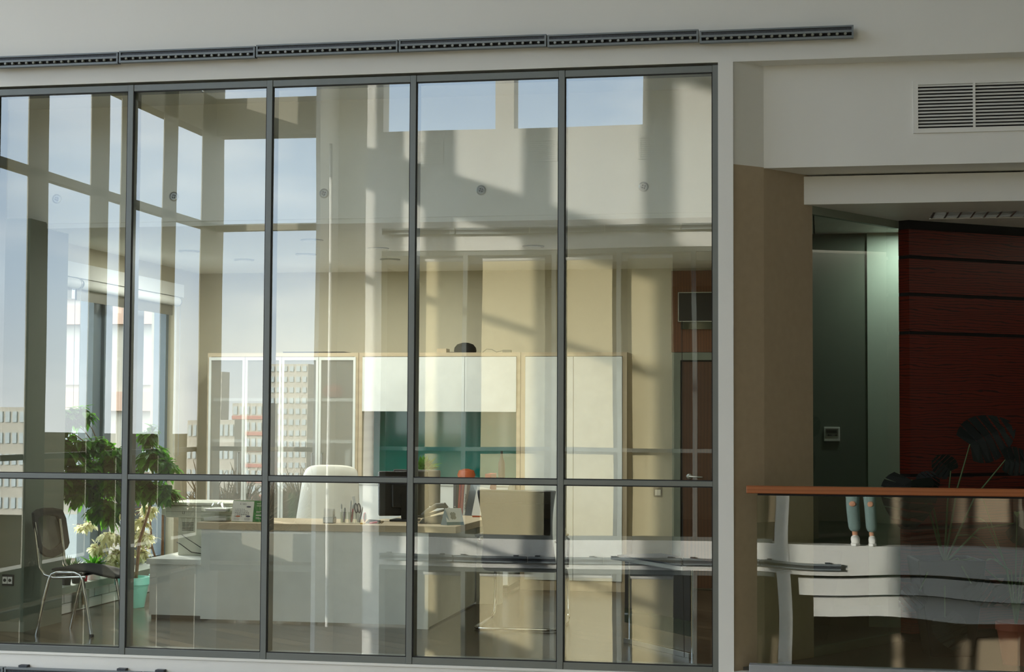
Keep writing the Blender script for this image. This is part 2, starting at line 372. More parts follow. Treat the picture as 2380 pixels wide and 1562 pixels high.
# white brick upstand below ledge
ub = MB()
for k in range(2):
    for j in range(11): ub.box(-5.90, -5.872 , 1.24 + j * .28 - (k * .14), 1.24 + j * .28 - k * .14 + .272, .005 + k * .08, .08 + k * .08)
struct('trim_6', ub, 'white', 'white tiled upstand below the window ledge')

# office door with panel above
dr = MB(); dr.box(-1.36, -1.285, 4.70, 4.76, 0, 2.17); dr.box(-1.285, -.66, 4.70, 4.76, 2.10, 2.17)
df = struct('door_1', dr, 'ddoor', 'brown wooden door with grey frame below the television')
B(-1.27, -.66, 4.73, 4.76, .01, 2.085).build('door_leaf', 'walnut', df)
dg = MB(); dg.box(-1.285, -1.27, 4.735, 4.76, 0, 2.085); dg.box(-1.285, -.66, 4.735, 4.76, 2.085, 2.1); dg.build('door_gap', 'dark', df)
h = MB(); h.lathe([(.026, 0), (.026, -.012), (.012, -.016), (.012, -.05)], (-1.205, 4.73, 1.03), 16, 'y'); h.tube([(-1.205, 4.685, 1.03), (-1.19, 4.68, 1.03), (-1.08, 4.68, 1.025)], .009); h.build('door_handle', 'steel', df, smooth=True)
wp = tag(B(-1.37, -.66, 4.735, 4.7595, 2.175, 2.93).build('wood_panel', 'panel'), 'brown wood panel on the wall above the office door', 'wall panel')
tv = thing('television', 'black flat television hanging on the wood panel above the door', 'television', (-1.0, 4.72, 2.4))
B(-1.30, -.72, 4.69, 4.73, 2.46, 2.72).build('screen', 'black', tv)
t_ = MB(); t_.box(-1.305, -1.298, 4.683, 4.735, 2.453, 2.727); t_.box(-1.305, -.715, 4.683, 4.735, 2.72, 2.727); t_.box(-1.305, -.715, 4.683, 4.735, 2.453, 2.46); t_.build('bezel', 'steel', tv)
B(-1.28, -.75, 4.70, 4.735, 2.385, 2.45).build('speaker_bar', 'gfab', tv)
sw = thing('light_switch', 'double white light switch in black frame beside the door', 'switch', (-1.5, 4.75, .9))
B(-1.535, -1.455, 4.745, 4.76, .835, .925).build('plate', 'blackm', sw, bev=.003)
for dx in (0, .027): B(-1.522 + dx, -1.497 + dx, 4.738, 4.746, .852, .905).build('rocker', 'paper', sw)
sk = thing('power_socket', 'double power socket with dark frame on the pier', 'socket', (-5.78, .6, .35))
B(-5.845, -5.755, .588, .60, .33, .41).build('plate', 'blackm', sk, bev=.003)
for dx in (0, .04):
    s_ = MB(); s_.box(-5.838 + dx, -5.803 + dx, .583, .589, .345, .395); q = s_.build('socket_insert', 'paper', sk)
    MB().lathe([(.012, 0), (.012, -.002)], (-5.8205 + dx, .5835, .37), 14, 'y').build('socket_hole', 'blackm', sk)

# spot nozzles on bulkhead
first = None
for k, x in enumerate((-5.601, -4.679, -3.531, -2.373, -1.217)):
    lab = ['round nozzle on the white bulkhead, furthest left of the five', 'round nozzle on the white bulkhead in the second glazing bay',
           'round nozzle on the white bulkhead in the middle glazing bay', 'round nozzle on the white bulkhead in the fourth glazing bay', 'round nozzle on the white bulkhead, furthest right of the five'][k]
    if not first:
        first = thing('air_nozzle', lab, 'air nozzle', (x, .85, 3.175), 'round nozzles on the bulkhead')
        MB().lathe([(.035, 0), (.035, -.006), (.026, -.010), (.024, -.004)], (x, .85, 3.175), 24, 'y').build('ring', 'steel', first, smooth=True)
        MB().lathe([(.024, -.002), (.022, -.004)], (x, .85, 3.175), 20, 'y').build('core', 'printd', first)
        n_ = MB()
        for a in range(4): n_.lathe([(.005, -.004), (.004, -.008)], (x + .011 * math.cos(a * 1.57 + .5), .85, 3.175 + .011 * math.sin(a * 1.57 + .5)), 8, 'y')
        n_.build('jet', 'blackm', first)
    else: copy_tree(first, (x + 5.601, 0, 0), lab)
# recessed ceiling lights
cl = None
for k, (x, y, lab) in enumerate(((-5.25, 2.6, 'round recessed ceiling light nearest the outer window'), (-5.05, 3.4, 'round recessed ceiling light near the glass cupboard wall'), (-3.95, 1.9, 'round recessed ceiling light above the reception desk front'),
                               (-3.6, 2.6, 'round recessed ceiling light in the middle of the office'), (-4.35, 3.0, 'round recessed ceiling light behind the reception desk'), (-3.75, 3.55, 'round recessed ceiling light nearest the back wall'), (-2.3, 2.6, 'round recessed ceiling light above the black chair'))):
    if not cl:
        cl = thing('ceiling_light', lab, 'ceiling light', (x, y, 2.955), 'recessed ceiling lights')
        MB().lathe([(.09, 0), (.09, -.008), (.07, -.012)], (x, y, 2.955), 24).build('ring', 'steel', cl, smooth=True)
        MB().lathe([(.068, -.008), (.066, -.013)], (x, y, 2.955), 24).build('diffuser', 'diff', cl); cx, cy = x, y
        ld = bpy.data.lights.new('lamp_fill_light', 'AREA'); ld.shape = 'DISK'; ld.size = .13; ld.energy = 8; ld.color = (.98, 1, .94)  # fill light added to brighten the office; the discs themselves are unlit
        lo_ = bpy.data.objects.new('lamp_fill_light', ld); COL.objects.link(lo_); lo_.parent = cl; lo_.location = (0, 0, -.02)
    else: copy_tree(cl, (x - cx, y - cy, 0), lab)

# roller blinds
for k, (a, b_, lab) in enumerate(((1.27, 1.93, 'rolled up white roller blind nearest the pier'), (1.96, 3.0, 'rolled up white roller blind in the middle of the outer window'), (3.04, 4.05, 'rolled up white roller blind at the far end of the outer window'))):
    rb = thing('roller_blind', lab, 'roller blind', (-5.94, (a + b_) / 2, 2.63), 'roller blinds at the outer window')
    MB().lathe([(.001, a), (.042, a), (.042, b_ - .02), (.001, b_ - .02)], (-5.93, 0, 2.63), 20, 'y').build('roll', 'white', rb, smooth=True)
    B(-5.97, -5.955, a, b_ - .06, 2.50, 2.60).build('hanging_edge', 'steel', rb)
    MB().lathe([(.046, b_ - .02), (.046, b_ - .005)], (-5.93, 0, 2.63), 20, 'y').build('end_cap', 'steel', rb)
    MB().tube([(-5.90, b_ - .012, 2.62), (-5.90, b_ - .012, 1.2), (-5.91, b_ - .04, 1.18), (-5.93, b_ - .05, 1.2), (-5.93, b_ - .05, 2.6)], .002, 5).build('pull_cord', 'steel', rb)

# ================================================================== niche on the right
wall_poly = [(-.552, .0), (-.366, .17), (-.06, .57)]
nb = MB(); nb.prism([(-.552, .0), (-.366, .17), (-.06, .57), (-.16, .64), (-.45, .30), (-.552, .30)], -.1, 3.19)
struct('wall_niche_left', nb, 'brown', 'brown painted wall beside the white post')
nb = MB(); nb.prism([(-.552, .0), (-.366, .17), (-.45, .30), (-.552, .30)], 3.19, ZT + .02)
struct('wall_niche_left_upper', nb, 'white', 'white splayed wall corner above the brown wall')
struct('wall_niche_box', B(-.366, 2.6, .17, .9, 3.185, ZT + .02), 'white', 'white boxed beam holding the ventilation grille')
struct('ceiling_niche_gap', B(-.07, 2.6, .62, .8, 3.05, 3.20), 'blind')
ns = MB(); ns.box(-.151, 2.6, .50, .6, 2.985, 3.172); ns.box(-.10, 2.6, .6, 1.05, 2.985, 3.05); ns.box(-.06, .75, 1.05, 3.2, 2.985, 3.05); ns.box(.75, 2.6, 1.45, 3.2, 2.985, 3.05)
struct('ceiling_niche', ns, 'white', 'white dropped ceiling slab over the railing niche')
gr = thing('ceiling_grille', 'open lattice ceiling grille in the slab above the wood wall', 'ceiling grille', (1.3, 1.2, 3.0))
g_ = MB()
for k in range(20): g_.box(.76 + k * .09, .772 + k * .09, 1.05, 1.45, 2.99, 3.03)
for k in range(10): g_.box(.75, 2.6, 1.06 + k * .042, 1.066 + k * .042, 2.992, 3.028)
g_.build('lattice', 'steel', gr)
B(.75, 2.6, 1.05, 1.45, 3.14, 3.16).build('backing', 'blackm', gr)
struct('floor_niche', B(-.55, 2.6, .05, 4, -.3, -.001), 'tile', 'dark tiled floor of the niche')
# niche glazing
gA, gB = Vector((-.06, .57, 0)), Vector((.54, 1.51, 0))
d = (gB - gA).normalized(); nn = Vector((d.y, -d.x, 0))
def strip(a, b_, z0, z1, t, off=0):
    a = Vector(a) + nn * off; b_ = Vector(b_) + nn * off
    return [(a.x, a.y), (b_.x, b_.y), (b_.x - nn.x * t, b_.y - nn.y * t), (a.x - nn.x * t, a.y - nn.y * t)]
fr = MB(); fr.prism(strip(gA, gB, 0, 0, .04), 2.93, 2.984); fr.prism(strip(gA, gB, 0, 0, .04), 0, .06)
nw = struct('window_8', fr, 'ddoor', 'frameless glass wall of the room behind the railing')
MB().add([(gA.x, gA.y, .06), (gB.x, gB.y, .06), (gB.x, gB.y, 2.93), (gA.x, gA.y, 2.93)], [(0, 1, 2, 3)]).build('pane', 'glassN', nw)
struct('ceiling_niche_room', MB().prism([(-.56, .32), (-.45, .32), (-.16, .66), (-.05, .59), (-.05, 2.4), (-.56, 2.4)], 2.985, 3.05), 'white')
struct('wall_niche_room', B(-.56, .34, 2.3, 2.4, 0, 2.985), 'greyg', 'grey green wall with the wall controller')
struct('wall_niche_pale', B(.34, 1.35, 2.28, 2.4, 0, 2.985), 'palegr', 'pale green panel behind the niche glass')
struct('wall_niche_side', B(-.56, -.5, .30, 2.3, 0, 2.985), 'greyg')
th = thing('wall_controller', 'small white wall controller with display on the grey green wall', 'controller', (.07, 2.3, 1.47))
B(.012, .132, 2.285, 2.30, 1.395, 1.505).build('casing', 'paper', th, bev=.004)
B(.024, .12, 2.281, 2.286, 1.435, 1.492).build('display', 'printd', th)
c_ = MB()
for k in range(3): c_.box(.03, .108, 2.279, 2.282, 1.478 - k * .008, 1.481 - k * .008)
c_.box(.04, .055, 2.279, 2.282, 1.441, 1.447); c_.box(.06, .068, 2.279, 2.282, 1.441, 1.447); c_.box(.098, .11, 2.279, 2.282, 1.441, 1.447); c_.build('display_marks', 'blackm', th)
nl = thing('ceiling_light', 'recessed ceiling light in the room behind the niche glass', 'ceiling light', (.62, 1.95, 2.985))
MB().lathe([(.08, 0), (.08, -.008), (.06, -.012)], (.62, 1.95, 2.985), 24).build('ring', 'steel', nl, smooth=True)
MB().lathe([(.058, -.008), (.056, -.013)], (.62, 1.95, 2.985), 24).build('diffuser', 'diff', nl)
ld = bpy.data.lights.new('lamp_fill_light', 'AREA'); ld.shape = 'DISK'; ld.size = .11; ld.energy = 4.5; ld.color = (.97, 1, .96)
lo_ = bpy.data.objects.new('lamp_fill_light', ld); COL.objects.link(lo_); lo_.parent = nl; lo_.location = (0, 0, -.02)
# red wood wall
pts = [(.54, 1.51), (.61, 1.45), (2.9, 3.08)]
ww = thing('wood_wall', 'dark red striped wood panelled wall with black joints', 'panelled wall', (.6, 1.5, 0))
zs = [.06, .43, .80, 1.17, 2.18, 2.455, 2.72, 2.93]
for k in range(len(zs) - 1):
    MB().prism(pts + [(2.9, 3.18), (.64, 1.58)], zs[k] + (.012 if k else 0), zs[k + 1] - .012).build('wood_board', 'rose', ww)
ins = [(.541, 1.513), (.612, 1.466), (2.9, 3.095), (2.9, 3.17), (.64, 1.57)]
MB().prism(ins, 0, 2.985).build('black_core', 'dark', ww)
# ventilation grille
vg = thing('ventilation_grille', 'white louvred ventilation grille on the boxed beam above the niche', 'grille', (1.0, .17, 3.55), None)
x0, z0, z1 = .577, 3.385, 3.725
fr = MB(); fr.box(x0, 1.5, .155, .17, z1 - .03, z1); fr.box(x0, 1.5, .155, .17, z0, z0 + .03); fr.box(x0, x0 + .03, .155, .17, z0 + .03, z1 - .03); fr.box(.945, .96, .153, .17, z0 + .03, z1 - .03); fr.box(1.33, 1.345, .153, .17, z0 + .03, z1 - .03)
fr.build('frame', 'white', vg)
B(x0 + .03, 1.5, .166, .169, z0 + .03, z1 - .03).build('opening', 'dark', vg)
for k in range(13):
    z = z0 + .042 + k * .0213; sl = MB()
    for a, b_ in ((x0 + .03, .945), (.96, 1.33), (1.345, 1.5)):
        sl.add([(a, .154, z), (b_, .154, z), (b_, .164, z + .011), (a, .164, z + .011), (a, .156, z - .002), (b_, .156, z - .002), (b_, .166, z + .009), (a, .166, z + .009)],
               [(0, 1, 2, 3), (4, 7, 6, 5), (0, 4, 5, 1), (3, 2, 6, 7), (0, 3, 7, 4), (1, 5, 6, 2)])
    sl.build('louvre', 'white', vg)
# railing
rl = thing('glass_railing', 'glass balustrade with orange brown wooden handrail across the niche', 'railing', (.5, -.05, 0))
B(-.47, 2.6, -.085, -.025, 1.098, 1.146).build('handrail', 'rail', rl, bev=.004)
MB().add([(-.405, -.055, .03), (2.6, -.055, .03), (2.6, -.055, 1.098), (-.405, -.055, 1.098)], [(0, 1, 2, 3)]).build('glass_panel', 'glassR', rl)
B(-.40, 2.6, -.07, -.045, 1.086, 1.098).build('rail_channel', 'dark', rl)
B(-.455, 2.6, -.095, -.005, -.02, .035).build('base_channel', 'kerb', rl, bev=.003)
struct('trim_7', B(-.552, 2.6, -.12, .05, -.08, -.021), 'white', 'white kerb below the glass railing')

# ================================================================== linear wall lamps
def lamp_bar(x0, x1, zc, label, lenses=18, detail=True, y=0, sgn=1, group='linear wall lamps'):
    o = thing('linear_wall_lamp', label, 'wall lamp', (x0, y, zc), group)
    def bx(a, b_, u0, u1, w0, w1): return B(a, b_, y + min(-sgn * u0, -sgn * u1), y + max(-sgn * u0, -sgn * u1), zc + w0, zc + w1)
    bx(x0, x1, .03, .06, -.036, .040).build('housing_back', 'led', o)
    if detail:
        f = MB()
        for a, b_ in ((.030, .040), (-.004, .010), (-.040, -.026)):
            f.box(x0, x1, y - .085, y - .06, zc + a, zc + b_)
        f.box(x0, x0 + .012, y - .083, y - .06, zc - .038, zc + .038); f.box(x1 - .012, x1, y - .083, y - .06, zc - .038, zc + .038)
        f.build('housing_rails', 'led', o)
        bx(x0 + .012, x1 - .012, .06, .072, .010, .030).build('mesh_strip', 'led_d', o)
        bx(x0 + .012, x1 - .012, .06, .063, -.026, -.004).build('lens_recess', 'dark', o)
        for k in range(lenses):
            xx = x0 + .05 + (x1 - x0 - .10) * k / (lenses - 1)
            if k == 0:
                l0 = MB().lathe([(.010, -.063), (.0115, -.078), (.008, -.084)], (xx, y, zc - .012), 10, 'y').build('lens', 'lens', o, smooth=True); xx0 = xx
            else:
                c = l0.copy(); COL.objects.link(c); c.parent = o; c.matrix_parent_inverse = Matrix.Translation(o.location).inverted(); c.location = (xx - xx0, 0, 0)
    else:
        bx(x0, x1, .06, .085, .015, .040).build('housing_rail', 'led', o)
        bx(x0, x1, .06, .085, -.040, -.020).build('housing_rail', 'led', o)
        bx(x0, x1, .05, .065, -.02, .015).build('lens_strip', 'led_d', o)
    bw = .03 if zc < 0 else .018
    for t in (.12, .85):
        xx = x0 + (x1 - x0) * t; br = MB(); br.box(xx - bw, xx + bw, y + (-.05 if sgn > 0 else 0), y + (0 if sgn > 0 else .05), zc + .02, zc + (.055 if zc < 0 else .045))
        br.build('bracket', 'led_d', o)
    return o
XL = [-6.70, -5.705, -4.713, -3.733, -2.745, -1.750, -.765, .207]
names = ['leftmost', 'second from left', 'third from left', 'fourth from left', 'fifth from left', 'sixth from left', 'rightmost']
zz = [4.003, 4.005, 4.010, 4.016, 4.016, 4.010, 4.000]
for k in range(7):
    if k == 0: continue
    lamp_bar(XL[k] + .004, XL[k + 1] - .004, zz[k], '%s segment of the grey lamp line above the office glazing' % ['', 'leftmost', 'second', 'third', 'fourth', 'fifth', 'rightmost'][k])
for k in range(3):
    lamp_bar(-6.45 + k * .985, -5.475 + k * .985, -.188, ['leftmost', 'middle', 'rightmost'][k] + ' grey lamp at the bottom edge below the office glazing', 18)

# ================================================================== OFFICE FURNITURE
# glass cupboard
def oakbox(x0, x1, y0, y1, z0, z1, t=.035):
    m_ = MB(); m_.box(x0, x1, y0, y1, z0, z0 + t); m_.box(x0, x1, y0, y1, z1 - t, z1); m_.box(x0, x0 + t, y0, y1, z0 + t, z1 - t); m_.box(x1 - t, x1, y0, y1, z0 + t, z1 - t); m_.box(x0 + t, x1 - t, y1 - .02, y1, z0 + t, z1 - t)
    return m_
gc = thing('glass_door_cupboard', 'pale oak cupboard with four frosted glass doors', 'cupboard', (-5.0, 4.5, 0))
oakbox(-5.73, -4.25, 4.32, 4.755, 0.0, 2.16).build('carcass', 'oak', gc)
for z in (.55, .95, 1.33, 1.72): B(-5.69, -4.29, 4.36, 4.73, z - .014, z + .014).build('shelf', 'desk', gc)
for k in range(4):
    a = -5.71 + k * .361; b_ = a + .355
    f = MB(); f.box(a, b_, 4.30, 4.32, 2.09, 2.12); f.box(a, b_, 4.30, 4.32, .05, .08); f.box(a, a + .022, 4.30, 4.32, .08, 2.09); f.box(b_ - .022, b_, 4.30, 4.32, .08, 2.09)
    dd = f.build('door', 'steel' if False else 'desk', gc)
    MB().add([(a + .022, 4.31, .08), (b_ - .022, 4.31, .08), (b_ - .022, 4.31, 2.09), (a + .022, 4.31, 2.09)], [(0, 1, 2, 3)]).build('door_glass', 'frost', dd)
    hx = b_ - .045 if k % 2 == 0 else a + .045
    MB().tube([(hx, 4.30, 1.22), (hx, 4.27, 1.22), (hx, 4.27, .84), (hx, 4.30, .84)], .006).build('handle', 'steel', dd)
# things behind the frosted doors
def binder(x, y, z, w, h, m_, lab, cat='folder', grp=None, dpt=.24, tilt=0, name='folder', sp=True):
    o = thing(name, lab, cat, (x, y, z), grp)
    mt = Matrix.Translation((x, y, z)) @ Matrix.Rotation(tilt, 4, 'Y')
    MB().xbox(mt, 0, w, 0, dpt, 0, h).build('cover', m_, o, bev=.002)
    if sp: MB().xbox(mt, w * .15, w * .85, -.0015, 0, h * .55, h * .85).build('spine_label', 'paper', o)
    return o
binder(-4.40, 4.42, .962, .05, .30, 'paper', 'white folder leaning behind the right frosted cupboard door', sp=False)
binder(-4.62, 4.42, .562, .06, .28, 'green', 'green folder behind the lower right frosted cupboard door', sp=False)
binder(-4.95, 4.42, .562, .06, .28, 'green', 'green folder behind the third frosted cupboard door', sp=False)
binder(-5.15, 4.42, .962, .05, .28, 'red', 'red folder behind the second frosted cupboard door', sp=False)
binder(-5.6, 4.42, .562, .3, .2, 'red', 'red box file behind the leftmost frosted cupboard door', sp=False)
ball = tag(MB().lathe([(.01, 0), (.08, .02), (.11, .07), (.08, .12), (.01, .14)], (-4.55, 4.52, 1.733), 16).build('ornament', 'orange', smooth=True), 'round orange ornament behind the upper right frosted cupboard door', 'ornament')
# wall unit in the middle
wu = thing('wall_unit', 'pale oak wall unit with white lift doors above a teal splashback', 'cupboard', (-3.4, 4.5, 0))
m_ = MB(); m_.box(-4.245, -2.715, 4.32, 4.755, 2.125, 2.16); m_.box(-4.245, -4.21, 4.32, 4.755, .85, 2.125); m_.box(-2.75, -2.715, 4.32, 4.755, .85, 2.125); m_.box(-4.21, -2.75, 4.34, 4.755, 1.62, 1.65)
m_.build('carcass', 'oak', wu)
for a, b_ in ((-4.208, -3.725), (-3.72, -3.237), (-3.232, -2.752)): B(a, b_, 4.31, 4.335, 1.615, 2.12).build('door', 'desk', wu)
B(-4.21, -2.75, 4.735, 4.755, .95, 1.62).build('splashback', 'teal', wu)
lc = thing('low_cupboard', 'low white cupboard with pale worktop below the teal splashback', 'cupboard', (-3.4, 4.2, 0))
B(-4.205, -2.755, 4.0, 4.73, .95, .975).build('worktop', 'desk', lc)
B(-4.20, -2.76, 4.03, 4.72, .06, .95).build('carcass', 'desk', lc)
B(-4.18, -2.78, 4.06, 4.7, .0, .06).build('plinth', 'blackm', lc)
for a, b_ in ((-4.195, -3.72), (-3.715, -3.24), (-3.235, -2.765)): B(a, b_, 4.01, 4.03, .07, .945).build('door', 'desk', lc)
# tall cupboard
tc_ = thing('tall_cupboard', 'tall white two door cupboard with pale oak frame', 'cupboard', (-2.2, 4.5, 0))
m_ = MB(); m_.box(-2.71, -1.735, 4.32, 4.755, 2.125, 2.16); m_.box(-2.71, -2.67, 4.32, 4.755, .0, 2.125); m_.box(-1.775, -1.735, 4.32, 4.755, .0, 2.125); m_.box(-2.67, -1.775, 4.32, 4.755, 0, .09); m_.box(-2.67, -1.775, 4.6, 4.755, .09, 2.125)
m_.build('carcass', 'oakv', tc_)
for a, b_ in ((-2.667, -2.225), (-2.220, -1.778)):
    B(a, b_, 4.31, 4.335, .095, 2.12).build('door', 'desk', tc_)
# items on top
hat = thing('cap', 'black peaked cap lying on top of the wall unit', 'hat', (-3.28, 4.45, 2.16))
MB().lathe([(.10, 0), (.105, .02), (.10, .05), (.075, .08), (.03, .095), (.001, .097)], (-3.26, 4.45, 2.16), 20).build('crown', 'blackm', hat, smooth=True)
br = MB(); br.prism([(-3.26 + (.16 if math.cos(a) < 0 else .1) * math.cos(a), 4.45 + .09 * math.sin(a)) for a in [i * math.pi / 10 for i in range(20)]], 2.161, 2.167); br.build('peak', 'blackm', hat)
cb = thing('adapter_cable', 'pale power adapter with curled cable on top of the wall unit', 'cable', (-2.95, 4.45, 2.16))
MB().tube([(-3.09, 4.42, 2.165), (-3.05, 4.42, 2.195), (-3.0, 4.42, 2.19), (-2.96, 4.43, 2.168), (-2.9, 4.42, 2.18), (-2.86, 4.42, 2.17)], .004).build('cord', 'printd', cb, smooth=True)
B(-2.9, -2.82, 4.40, 4.45, 2.16, 2.187).build('adapter', 'printd', cb, bev=.004)
tag(MB().box(-5.0, -4.4, 4.36, 4.62, 2.16, 2.172).build('flat_board', 'blackm'), 'thin dark board lying on top of the glass door cupboard', 'board')
tag(MB().box(-3.52, -3.43, 4.4, 4.55, 2.16, 2.20).build('small_box', 'oak'), 'small brown box beside the cap on the wall unit', 'box')
# on low cupboard worktop
def plant_small(x, y, z, h, name, lab, cat='plant', m_='succ', pot='blackm', n=22, spread=.5, pr=.04, ph=.06, seed=1, leafw=.010, grp=None):
    random.seed(seed)
    o = thing(name, lab, cat, (x, y, z), grp)
    MB().lathe([(pr * .75, 0), (pr, ph), (pr * .9, ph), (pr * .88, ph - .008), (.001, ph - .008)], (x, y, z), 16).build('pot', pot, o)
    f = MB()
    for k in range(n):
        a = random.uniform(0, 6.28); el = random.uniform(.2, 1.35); l_ = h * random.uniform(.6, 1)
        d_ = Vector((math.cos(a) * math.cos(el) * spread * 2, math.sin(a) * math.cos(el) * spread * 2, math.sin(el))).normalized()
        s_ = d_.cross(Vector((0, 0, 1))).normalized() * leafw; p0 = Vector((x, y, z + ph - .01)); mid = p0 + d_ * l_ * .55; tip = p0 + d_ * l_ - Vector((0, 0, l_ * .08))
        up = Vector((0, 0, leafw * .4))
        f.add([p0 - s_ * .5, p0 + s_ * .5, mid + s_, tip, mid - s_, mid + up], [(0, 1, 5), (1, 2, 5), (2, 3, 5), (3, 4, 5), (4, 0, 5)])
    f.build('leaves', m_, o)
    return o
plant_small(-3.62, 4.3, .975, .22, 'potted_plant', 'leafy green potted plant on the worktop before the splashback', n=40, spread=.8, leafw=.03, seed=5, m_='leaf', pr=.06, ph=.09)
tag(MB().lathe([(.03, 0), (.075, .03), (.085, .06), (.07, .10), (.02, .115)], (-3.22, 4.35, .975), 18).build('pumpkin_ornament', 'orange', smooth=True), 'round orange pumpkin shaped ornament on the worktop', 'ornament')
tag(MB().lathe([(.028, 0), (.032, .05), (.03, .17), (.012, .23), (.012, .28)], (-2.9, 4.4, .975), 16).build('bottle', 'black', smooth=True), 'dark bottle at the right end of the worktop', 'bottle')
B_ = thing('paper_pile', 'loose pile of papers on the worktop left of the tall cupboard', 'papers', (-3.0, 4.15, .975))
random.seed(3); pp = MB()
for k in range(6): pp.box(-3.15, -2.94, 4.04, 4.3, .976 + k * .003, .978 + k * .003, rz=random.uniform(-.3, .3))
pp.build('sheets', 'paper', B_)

# reception desk
dk = thing('reception_desk', 'white L shaped reception desk with pale oak worktop', 'desk', (-3.6, 1.5, 0))
top = MB(); top.prism([(-4.71, 1.48), (-3.42, 1.48), (-3.42, 2.15), (-4.71, 2.15)], .70, .752); top.build('worktop', 'oak', dk, bev=.002)
top = MB(); top.prism([(-3.418, 1.37), (-2.655, 1.37), (-2.60, 3.3), (-3.35, 3.3), (-3.35, 2.15), (-3.418, 2.15)], .71, .76); top.build('worktop', 'oak', dk, bev=.002)
B(-4.68, -3.0, 1.50, 1.525, .015, .70).build('front_panel', 'desk', dk)
B(-4.68, -4.66, 1.525, 2.12, .015, .70).build('side_panel', 'desk', dk)
B(-2.975, -2.865, 1.39, 1.43, .0, .71).build('leg_panel', 'desk', dk)
MB().prism([(-2.975, 1.43), (-2.865, 1.43), (-2.87, 3.2), (-2.90, 3.2)], .012, .71).build('end_panel', 'desk', dk)
B(-2.86, -2.66, 3.10, 3.24, .0, .71).build('rear_panel', 'desk', dk)
lc2 = thing('low_cabinet', 'low white cabinet under the copier at the desk end', 'cabinet', (-4.9, 1.8, 0))
B(-5.14, -4.70, 1.54, 2.35, .42, .46).build('top', 'desk', lc2)
B(-5.12, -4.70, 1.56, 2.33, .03, .42).build('body', 'desk', lc2)
B(-5.11, -4.70, 1.58, 2.3, 0, .03).build('plinth', 'dark', lc2)
# copier
pr_ = thing('copier', 'pale grey office copier on the low cabinet beside the desk', 'copier', (-4.85, 2.0, .46))
B(-5.03, -4.72, 1.9, 2.3, .46, .76).build('body', 'printer', pr_, bev=.006)
sc = MB(); sc.prism([(-5.13, 1.86), (-4.56, 1.86), (-4.56, 2.33), (-5.13, 2.33)], .76, .85); sc.build('scanner', 'printer', pr_, bev=.012)
B(-5.12, -4.57, 1.87, 2.32, .853, .88).build('lid', 'printer', pr_, bev=.01)
B(-5.175, -5.13, 1.90, 2.2, .775, .83).build('control_panel', 'printer', pr_, bev=.01)
v_ = MB()
for k in range(6): v_.box(-4.995, -4.90, 1.897, 1.9, .655 + k * .012, .661 + k * .012)
v_.build('vent', 'printd', pr_)
v_ = MB(); v_.box(-5.12, -4.6, 1.858, 1.8605, .805, .8075); v_.box(-4.98, -4.977, 1.858, 1.8605, .79, .81); v_.box(-4.965, -4.962, 1.858, 1.8605, .79, .81); v_.box(-4.98, -4.962, 1.858, 1.8605, .788, .79); v_.build('seam', 'printd', pr_)
MB().tube([(-5.05, 1.93, .56), (-5.0, 1.88, .55), (-4.9, 1.86, .49), (-4.75, 1.87, .47)], .004, 6).build('cable', 'blackm', pr_, smooth=True)
MB().tube([(-5.04, 1.93, .64), (-4.95, 1.87, .60), (-4.82, 1.85, .53), (-4.74, 1.87, .50)], .003, 6).build('cable', 'blackm', pr_, smooth=True)
# letter trays
lt = thing('letter_trays', 'two stacked clear letter trays with papers on the desk', 'letter tray', (-4.6, 1.7, .752))
for k in range(2):
    z = .754 + k * .07
    a = B(-4.705, -4.495, 1.55, 1.85, z, z + .006).build('tray', 'clear', lt); 
    t = MB(); t.box(-4.705, -4.70, 1.55, 1.85, z + .006, z + .05); t.box(-4.50, -4.495, 1.55, 1.85, z + .006, z + .05); t.box(-4.70, -4.50, 1.84, 1.85, z + .006, z + .05); t.build('tray_side', 'clear', a)
    random.seed(k); t = MB()
    for j in range(4): t.box(-4.69, -4.51, 1.57, 1.82, z + .008 + j * .005, z + .011 + j * .005, rz=random.uniform(-.06, .06))
    t.build('papers', 'paper', a)
cr_ = MB(); random.seed(8)
ring = []
for i in range(12):
    a = i * math.tau / 12; ring.append((-4.62 + .06 * math.cos(a) * random.uniform(.7, 1), 1.68 + .08 * math.sin(a), .0))
pts_ = [(p[0], p[1], .850) for p in ring] + [(-4.62 + (p[0] + 4.62) * .6, 1.68 + (p[1] - 1.68) * .6, .885 + random.uniform(-.012, .015)) for p in ring] + [(-4.62, 1.68, .895)]
tag(cr_.add(pts_, [(i, (i + 1) % 12, 12 + (i + 1) % 12, 12 + i) for i in range(12)] + [(12 + i, 12 + (i + 1) % 12, 24) for i in range(12)]).build('crumpled_wrap', 'clear'), 'crumpled clear plastic wrap on top of the letter trays', 'wrap')
# desk calendar
ca = thing('desk_calendar', 'wire bound desk calendar with white page and green card', 'calendar', (-4.38, 1.6, .752))
def slab(p0, right, up, w, h, t, name, m_, parent):
    r_ = Vector(right).normalized(); u_ = Vector(up).normalized(); n_ = r_.cross(u_)
    P = Vector(p0); return MB().plate([P, P + r_ * w, P + r_ * w + u_ * h, P + u_ * h], -n_ * t).build(name, m_, parent)
upv = (0, .25, 1); ny = Vector((0, -1, .25)).normalized()
slab((-4.475, 1.60, .7545), (1, 0, 0), upv, .285, .165, .002, 'green_card', 'green', ca)
slab((-4.477, 1.597, .758), (1, 0, -.02), upv, .172, .158, .001, 'page', 'paper', ca)
slab((-4.475, 1.70, .7545), (1, 0, 0), (0, -.25, 1), .285, .16, .002, 'back_card', 'green', ca)
u_ = Vector(upv).normalized()
def onpage(x, h): return Vector((-4.477 + x, 1.5955, .758)) + u_ * h
q = facing(onpage(.022, .088), u_, (1, 0, 0))
text('1  2  3  4  5  6\n7  8  9 10 11 12 13\n14 15 16 17 18 19 20\n21 22 23 24 25 26 27\n28 29 30 31', .0135, q, 'grid', ca, 'dates')
